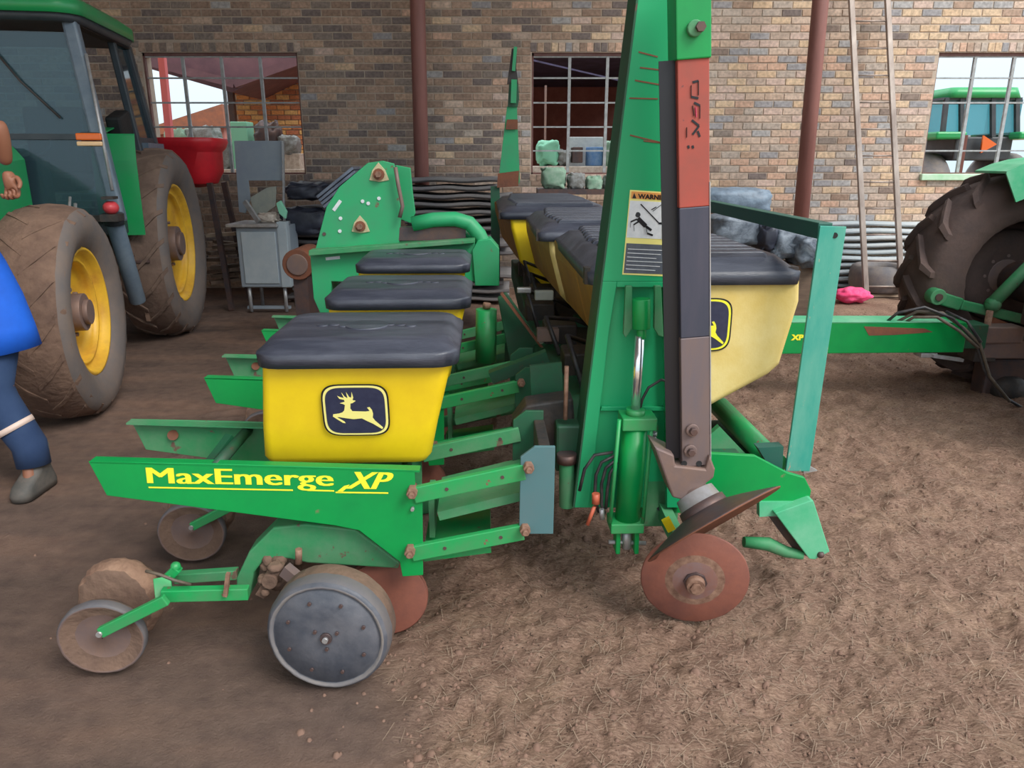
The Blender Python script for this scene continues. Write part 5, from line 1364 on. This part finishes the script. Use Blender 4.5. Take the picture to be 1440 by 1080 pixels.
# tyre on the floor behind the ladder
tc = at(W0, 1231, 382, y=9.2); tz = .23
ty = MB('tire_grey').lathe((tc.x, 8.84 + .05, .14), (0, 0, 1), [(-.15, .20), (-.16, .27), (-.135, .315), (-.05, .335), (.05, .335), (.135, .315), (.16, .27), (.15, .20), (.09, .18), (-.09, .18), (-.15, .20)], 40)
ty.build('old_tire', label='worn grey tyre lying flat at the foot of the ladder', cat='tyre')
tc2 = COL.objects['old_tire']; tc2.location = (tc.x, 9.10, .04)
MB('wood_pale').span((tc.x - .75, 8.85, .0), (tc.x + .35, 9.3, .03)).build('floor_board', label='flat pale board on the ground under the tyre', cat='board')
c = at(W0, 1197, 424, y=8.55); lump('pink_cloth', 'pink_cloth', (c.x, 8.55, .08), (.20, .14, .085), 'bright pink cloth crumpled on the ground left of the ladder foot', 'cloth', 31, .10, box=.95)
# grey wrapped heap seen under the guard rail
def heap(px0, py0, px1, py1, Y, m, label, seed, rough=.1, nm='wrapped_bundle'):
    a, b = at(W0, px0, py0, y=Y), at(W0, px1, py1, y=Y); c = (a + b) / 2
    return lump(nm, m, c, (abs(b.x - a.x) / 2, .22, abs(a.z - b.z) / 2), label, 'bundle', seed, rough)
heap(985, 264, 1078, 300, 7.4, 'tarp_blue', 'blue-grey wrapped bundle topmost of the heap behind the guard rail', 41, .05)
heap(998, 300, 1066, 345, 6.6, 'tarp_grey', 'mottled grey bundle left in the heap under the guard rail', 42, .09)
heap(1062, 312, 1082, 350, 6.5, 'tarp_black', 'small dark bundle between the grey ones under the guard rail', 43, .09)
heap(1080, 318, 1118, 362, 6.5, 'tarp_grey', 'pale grey bundle in the middle of the heap under the guard rail', 44, .1)
heap(1112, 326, 1150, 372, 6.4, 'tarp_grey', 'crumpled white-grey bundle rightmost in the heap behind the guard post', 45, .13)
MB('wood').span((at(W0, 985, 345, y=6.9).x, 6.3, 0), (at(W0, 1118, 345, y=6.9).x, 7.3, .72)).build('crate', label='wooden crate standing behind the near tank, carrying the wrapped bundles', cat='crate', bevel=.01)
MB('wood').span((at(W0, 985, 345, y=7.5).x, 7.3, 0), (at(W0, 1075, 300, y=7.5).x, 7.6, 1.0)).build('crate', label='taller wooden crate under the blue-grey bundle behind the guard rail', cat='crate', bevel=.01)

# small machine remains on a bench by the middle window
bt_ = at(W0, 800, 262, y=9.0)
bn = thing('work_bench', W0, 'low bench behind the far tank lids, under the middle window', 'bench', None, (bt_.x, 9.1, 0))
xb0, xb1 = at(W0, 756, 262, y=8.9).x, at(W0, 880, 262, y=8.9).x
MB('iron_dark').span((xb0, 8.85, 1.18), (xb1, 9.4, 1.24)).build('bench_top', bn)
for x in (xb0 + .05, xb1 - .05):
    MB('iron_dark').span((x - .03, 8.9, 0), (x + .03, 8.96, 1.18)).build('leg', bn)
    MB('iron_dark').span((x - .03, 9.3, 0), (x + .03, 9.36, 1.18)).build('leg', bn)
for i, (x0, y0, x1, y1, m, lb) in enumerate(((762, 238, 795, 262, 'scrap_green', 'dusty green gear housing leftmost on the bench under the middle window'), (798, 246, 822, 264, 'scrap_grey', 'grey pulley block second from the left on the bench under the window'), (824, 250, 846, 266, 'scrap_green', 'small green housing right of the grey pulley block on the bench'), (848, 248, 872, 268, 'scrap_grey', 'grey metal casting rightmost on the bench beside the green mast'))):
    a, b = at(W0, x0, y0, y=9.0), at(W0, x1, y1, y=9.0); lump('machine_part', m, (a + b) / 2, (abs(b.x - a.x) / 2, .12, abs(a.z - b.z) / 2 + .02), lb, 'machine part', 50 + i, .08)

# ================================================================== BEYOND THE WINDOWS
# far brick building with its roofs, seen through window 1
by = 14.0
fb = thing('brick_building', W0, 'orange brick building with dark roof beyond the left window', 'building', None, (-4, by, 0))
xl = at(W0, 325, 150, y=by).x; xr = at(W0, 450, 150, y=by).x
MB('mortar').span((xl, by + .02, 0), (xr + .8, by + .3, 3.3)).build('wall', fb)
V, Fc, Cc = [], [], []; z = 0; r = 0; FP = ['#c07a4c', '#cf9058', '#a8684a', '#c9a067', '#b5764f', '#d2a66c']
while z < 3.25:
    x = xl + (r % 2) * .11
    while x < xr + .6:
        n = len(V); f, q = brick_faces(x, x + BW, z, z + BH, .0); V += [(p[0], p[1] - WY + by, p[2]) for p in f]
        k = lin(FP[rb.randrange(6)])
        for w_ in q: Fc.append(tuple(n + i for i in w_)); Cc.append(k)
        x += .232
    z += CO; r += 1
me = bpy.data.meshes.new('brickwork'); o_ = ORG[fb.name]; me.from_pydata([tuple(Vector(p) - o_) for p in V], [], Fc); col_attr(me, Cc); me.materials.append(MATS['brick'])
o = bpy.data.objects.new('brickwork', me); COL.objects.link(o); o.parent = fb; o['kind'] = 'stuff'
def B(px, py, Y): return at(W0, px, py, y=Y)
rm_ = MB('roof_purple').prism([B(180, 88, 12.5), B(326, 130, 12.5), B(420, 84, 12.5), B(440, 60, 12.5), B(180, 60, 12.5)], (0, 1.6, 0)); rm_.build('roof', fb)
MB('roof_purple').bar(B(205, 86, 12.4), B(330, 118, 12.4), .1, .12).build('rafter', fb)
MB('roof_purple').bar(B(330, 118, 12.4), B(420, 86, 12.4), .1, .12).build('rafter', fb)
MB('iron_dark').span(B(318, 120, 13.0), (B(326, 120, 13.0).x, 13.1, 0)).build('post', fb)
pp = MB('post_pink').bar((at(W0, 240, 250, y=10.4).x, 10.4, 0), at(W0, 226, 60, y=10.4), .08, .08); pp.build('post', label='pink-red post standing just outside the left window', cat='post')
lw = thing('low_shed', W0, 'low shed with brown sloping roof beyond the left window', 'shed', None, (B(260, 200, 18).x, 18.5, 0))
MB('rust').prism([B(170, 192, 18), B(312, 146, 18), B(316, 178, 18), B(170, 196, 18)], (0, 2, 0)).build('roof', lw)
MB('barn_dark').prism([B(170, 192, 18.2), B(314, 172, 18.2), (B(314, 180, 18.2).x, 18.2, 0), (B(170, 180, 18.2).x, 18.2, 0)], (0, 1.5, 0)).build('wall', lw)
rs_ = random.Random(77)
def junk(i, px, py, Y, w, h, m, label, cat='scrap', nm='scrap_item', kind=0):
    c = at(W0, px, py, y=Y); d = Y / 1060
    if kind == 0: return lump(nm, m, c, (w * d / 2, .2, h * d / 2), label, cat, 100 + i, .1)
    mb = MB(m)
    if kind == 1: mb.box(c, (w * d, .3, h * d))
    else: mb.cyl(c - Vector((0, 0, h * d / 2)), c + Vector((0, 0, h * d / 2)), w * d / 2, 18)
    return mb.build(nm, label=label, cat=cat, bevel=.01)
# trailer decks that carry the scrap
def deck(nm, px0, px1, py, Y, m, label, d=.9):
    a, b = at(W0, px0, py, y=Y), at(W0, px1, py, y=Y); t = thing(nm, W0, label, 'trailer', None, ((a.x + b.x) / 2, Y, 0))
    MB(m).span((a.x, Y, a.z - .12), (b.x, Y + d, a.z)).build('deck', t, bevel=.01)
    for x in (a.x + .3, b.x - .3):
        for yy in (Y + .05, Y + d - .05): MB('tire_dark').lathe((x, yy, .35), (0, 1, 0), [(-.08, .02), (-.08, .3), (-.05, .35), (.05, .35), (.08, .3), (.08, .02)], 24).build('wheel', t)
        MB('iron_dark').span((x - .05, Y + .05, .3), (x + .05, Y + d - .05, a.z - .1)).build('axle_frame', t)
    return a.z
deck('flatbed_trailer', 225, 440, 238, 11.0, 'scrap_white', 'pale flatbed trailer heaped with scrap outside the left window')
J = [(255, 214, 36, 58, 'scrap_green', 0, 'green-grey scrap heap beside the pink post outside'), (290, 210, 40, 56, 'scrap_grey', 0, 'grey scrap heap below the low shed roof outside'), (316, 222, 26, 46, 'scrap_grey', 0, 'tall grey scrap heap left of the upright cabinet panel, outside'),
     (307, 236, 22, 16, 'scrap_white', 0, 'whitish rubble by the rim of the red spreader, outside'), (343, 205, 22, 60, 'scrap_mint', 1, 'pale green box on the trailer behind the cabinet panel'),
     (380, 205, 32, 56, 'iron_dark', 0, 'dark scrap lump right of the pale green box'), (407, 205, 26, 26, 'scrap_grey', 0, 'grey scrap bundle above the white stone blocks'), (412, 230, 26, 26, 'scrap_white', 1, 'white stone block at the right end of the trailer')]
for i, (px, py, w, h_, m, kd, lb) in enumerate(J): junk(i, px, py, 11.3, w, h_, m, lb, kind=kd)
# dark barn beyond the middle window
ba = thing('dark_barn', W0, 'dark open-fronted barn beyond the middle window', 'barn', None, (2, 15, 0))
MB('barn_dark').span((-1.6, 20, 0), (4.6, 20.2, 3.4)).build('back_wall', ba)
MB('barn_dark').span((-1.8, 11.2, 0), (-1.6, 20.2, 3.3)).build('side_wall', ba)
MB('barn_dark').span((4.6, 11.2, 0), (4.8, 20.2, 3.3)).build('side_wall', ba)
MB('barn_navy').prism([(-2.0, 14, 3.3), (-.15, 14, 3.3), (3.3, 20, 3.3), (-2.0, 20.2, 3.3)], (0, 0, .08)).build('roof', ba)
MB('barn_navy').prism([(-.01, 14, 3.3), (5.0, 14, 3.3), (5.0, 20.2, 3.3), (3.46, 20, 3.3)], (0, 0, .08)).build('roof', ba)
MB('iron_brown').span(B(766, 120, 14) , (B(769, 120, 14).x, 14.1, 0)).build('post', ba)
deck('flatbed_trailer', 735, 905, 234, 10.6, 'scrap_white', 'pale flatbed trailer loaded with parts outside the middle window')
J2 = [(770, 215, 30, 30, 'scrap_mint', 0, 'round mint green machine cover leftmost outside the middle window'), (792, 222, 18, 20, 'scrap_grey', 0, 'grey scrap right of the mint green cover'), (811, 218, 14, 20, 'iron_dark', 1, 'dark square box on the trailer beyond the middle window'),
      (836, 220, 24, 24, 'scrap_blue', 2, 'blue drum on the trailer beyond the middle window'), (862, 218, 24, 36, 'scrap_green', 0, 'green scrap right of the blue drum, outside'), (822, 215, 46, 40, 'decal_white', 1, 'white panel standing in for the bright opening behind the dark box, outside')]  # the white panel paints in the bright opening at the barn's back
for i, (px, py, w, h_, m, kd, lb) in enumerate(J2): junk(20 + i, px, py, 10.9 if m != 'decal_white' else 11.3, w, h_, m, lb, kind=kd)
# tractor outside the right window
OF = Frame(at(W0, 1376, 200, y=14.5).x, 14.5, 0)
ot = thing('tractor', OF, 'green tractor with glass cab standing outdoors beyond the right window', 'tractor')
def O_(px, py, Y=14.0): return at(OF, px, py, y=Y - 14.5)
a, b = O_(1325, 130), O_(1436, 138)
MB('green_tractor').loft([rrect((a.x + b.x) / 2 + .04, 0, b.x - a.x - .1, 1.2, .12, b.z), rrect((a.x + b.x) / 2 + .04, 0, b.x - a.x - .2, 1.1, .12, a.z + .08)]).build('roof', ot)
gl = MB('far_glass').span(O_(1333, 140), Vector((O_(1430, 190).x, .5, O_(1430, 190).z))); gl.build('cab_glass', ot)
for px in (1331, 1352, 1396, 1430):
    MB('cab_dark').bar(O_(px, 138, 13.97), O_(px - (6 if px < 1340 else 0), 192, 13.97), .07, .07).build('pillar', ot)
MB('cab_dark').span(O_(1326, 137, 13.95), Vector((O_(1436, 137).x, .5, O_(1436, 141).z))).build('roof_trim', ot)
for (x0, x1) in ((1305, 1346), (1420, 1462)):
    f0, f1 = O_(x0, 186), O_(x1, 196); MB('green_tractor').span(f0 + Vector((0, -.3, 0)), Vector((f1.x, .7, f1.z))).build('fender', ot, bevel=.03)
    cx_ = (f0.x + f1.x) / 2; MB('tire_grey').lathe((cx_, .1, .85), (1, 0, 0), [(-.26, .3), (-.27, .72), (-.2, .84), (.2, .84), (.27, .72), (.26, .3), (-.26, .3)], 36).build('rear_tire', ot)
MB('cab_dark').span(O_(1345, 192), Vector((O_(1420, 226).x, .5, O_(1420, 226).z))).build('rear_body', ot, bevel=.03)
c = O_(1386, 203, 13.9); MB('orange_lens').cyl(c + Vector((0, -.05, 0)), c, .17, 3).build('slow_triangle', ot)
MB('cab_dark').span((-.4, -.5, .4), (.4, .5, 1.3)).build('transmission', ot)
MB('column_brown').bar((at(W0, 1350, 240, y=12).x, 12, 0), at(W0, 1358, 190, y=12), .05, .05).build('marker_stake', label='short red stake in front of the outdoor tractor', cat='stake')
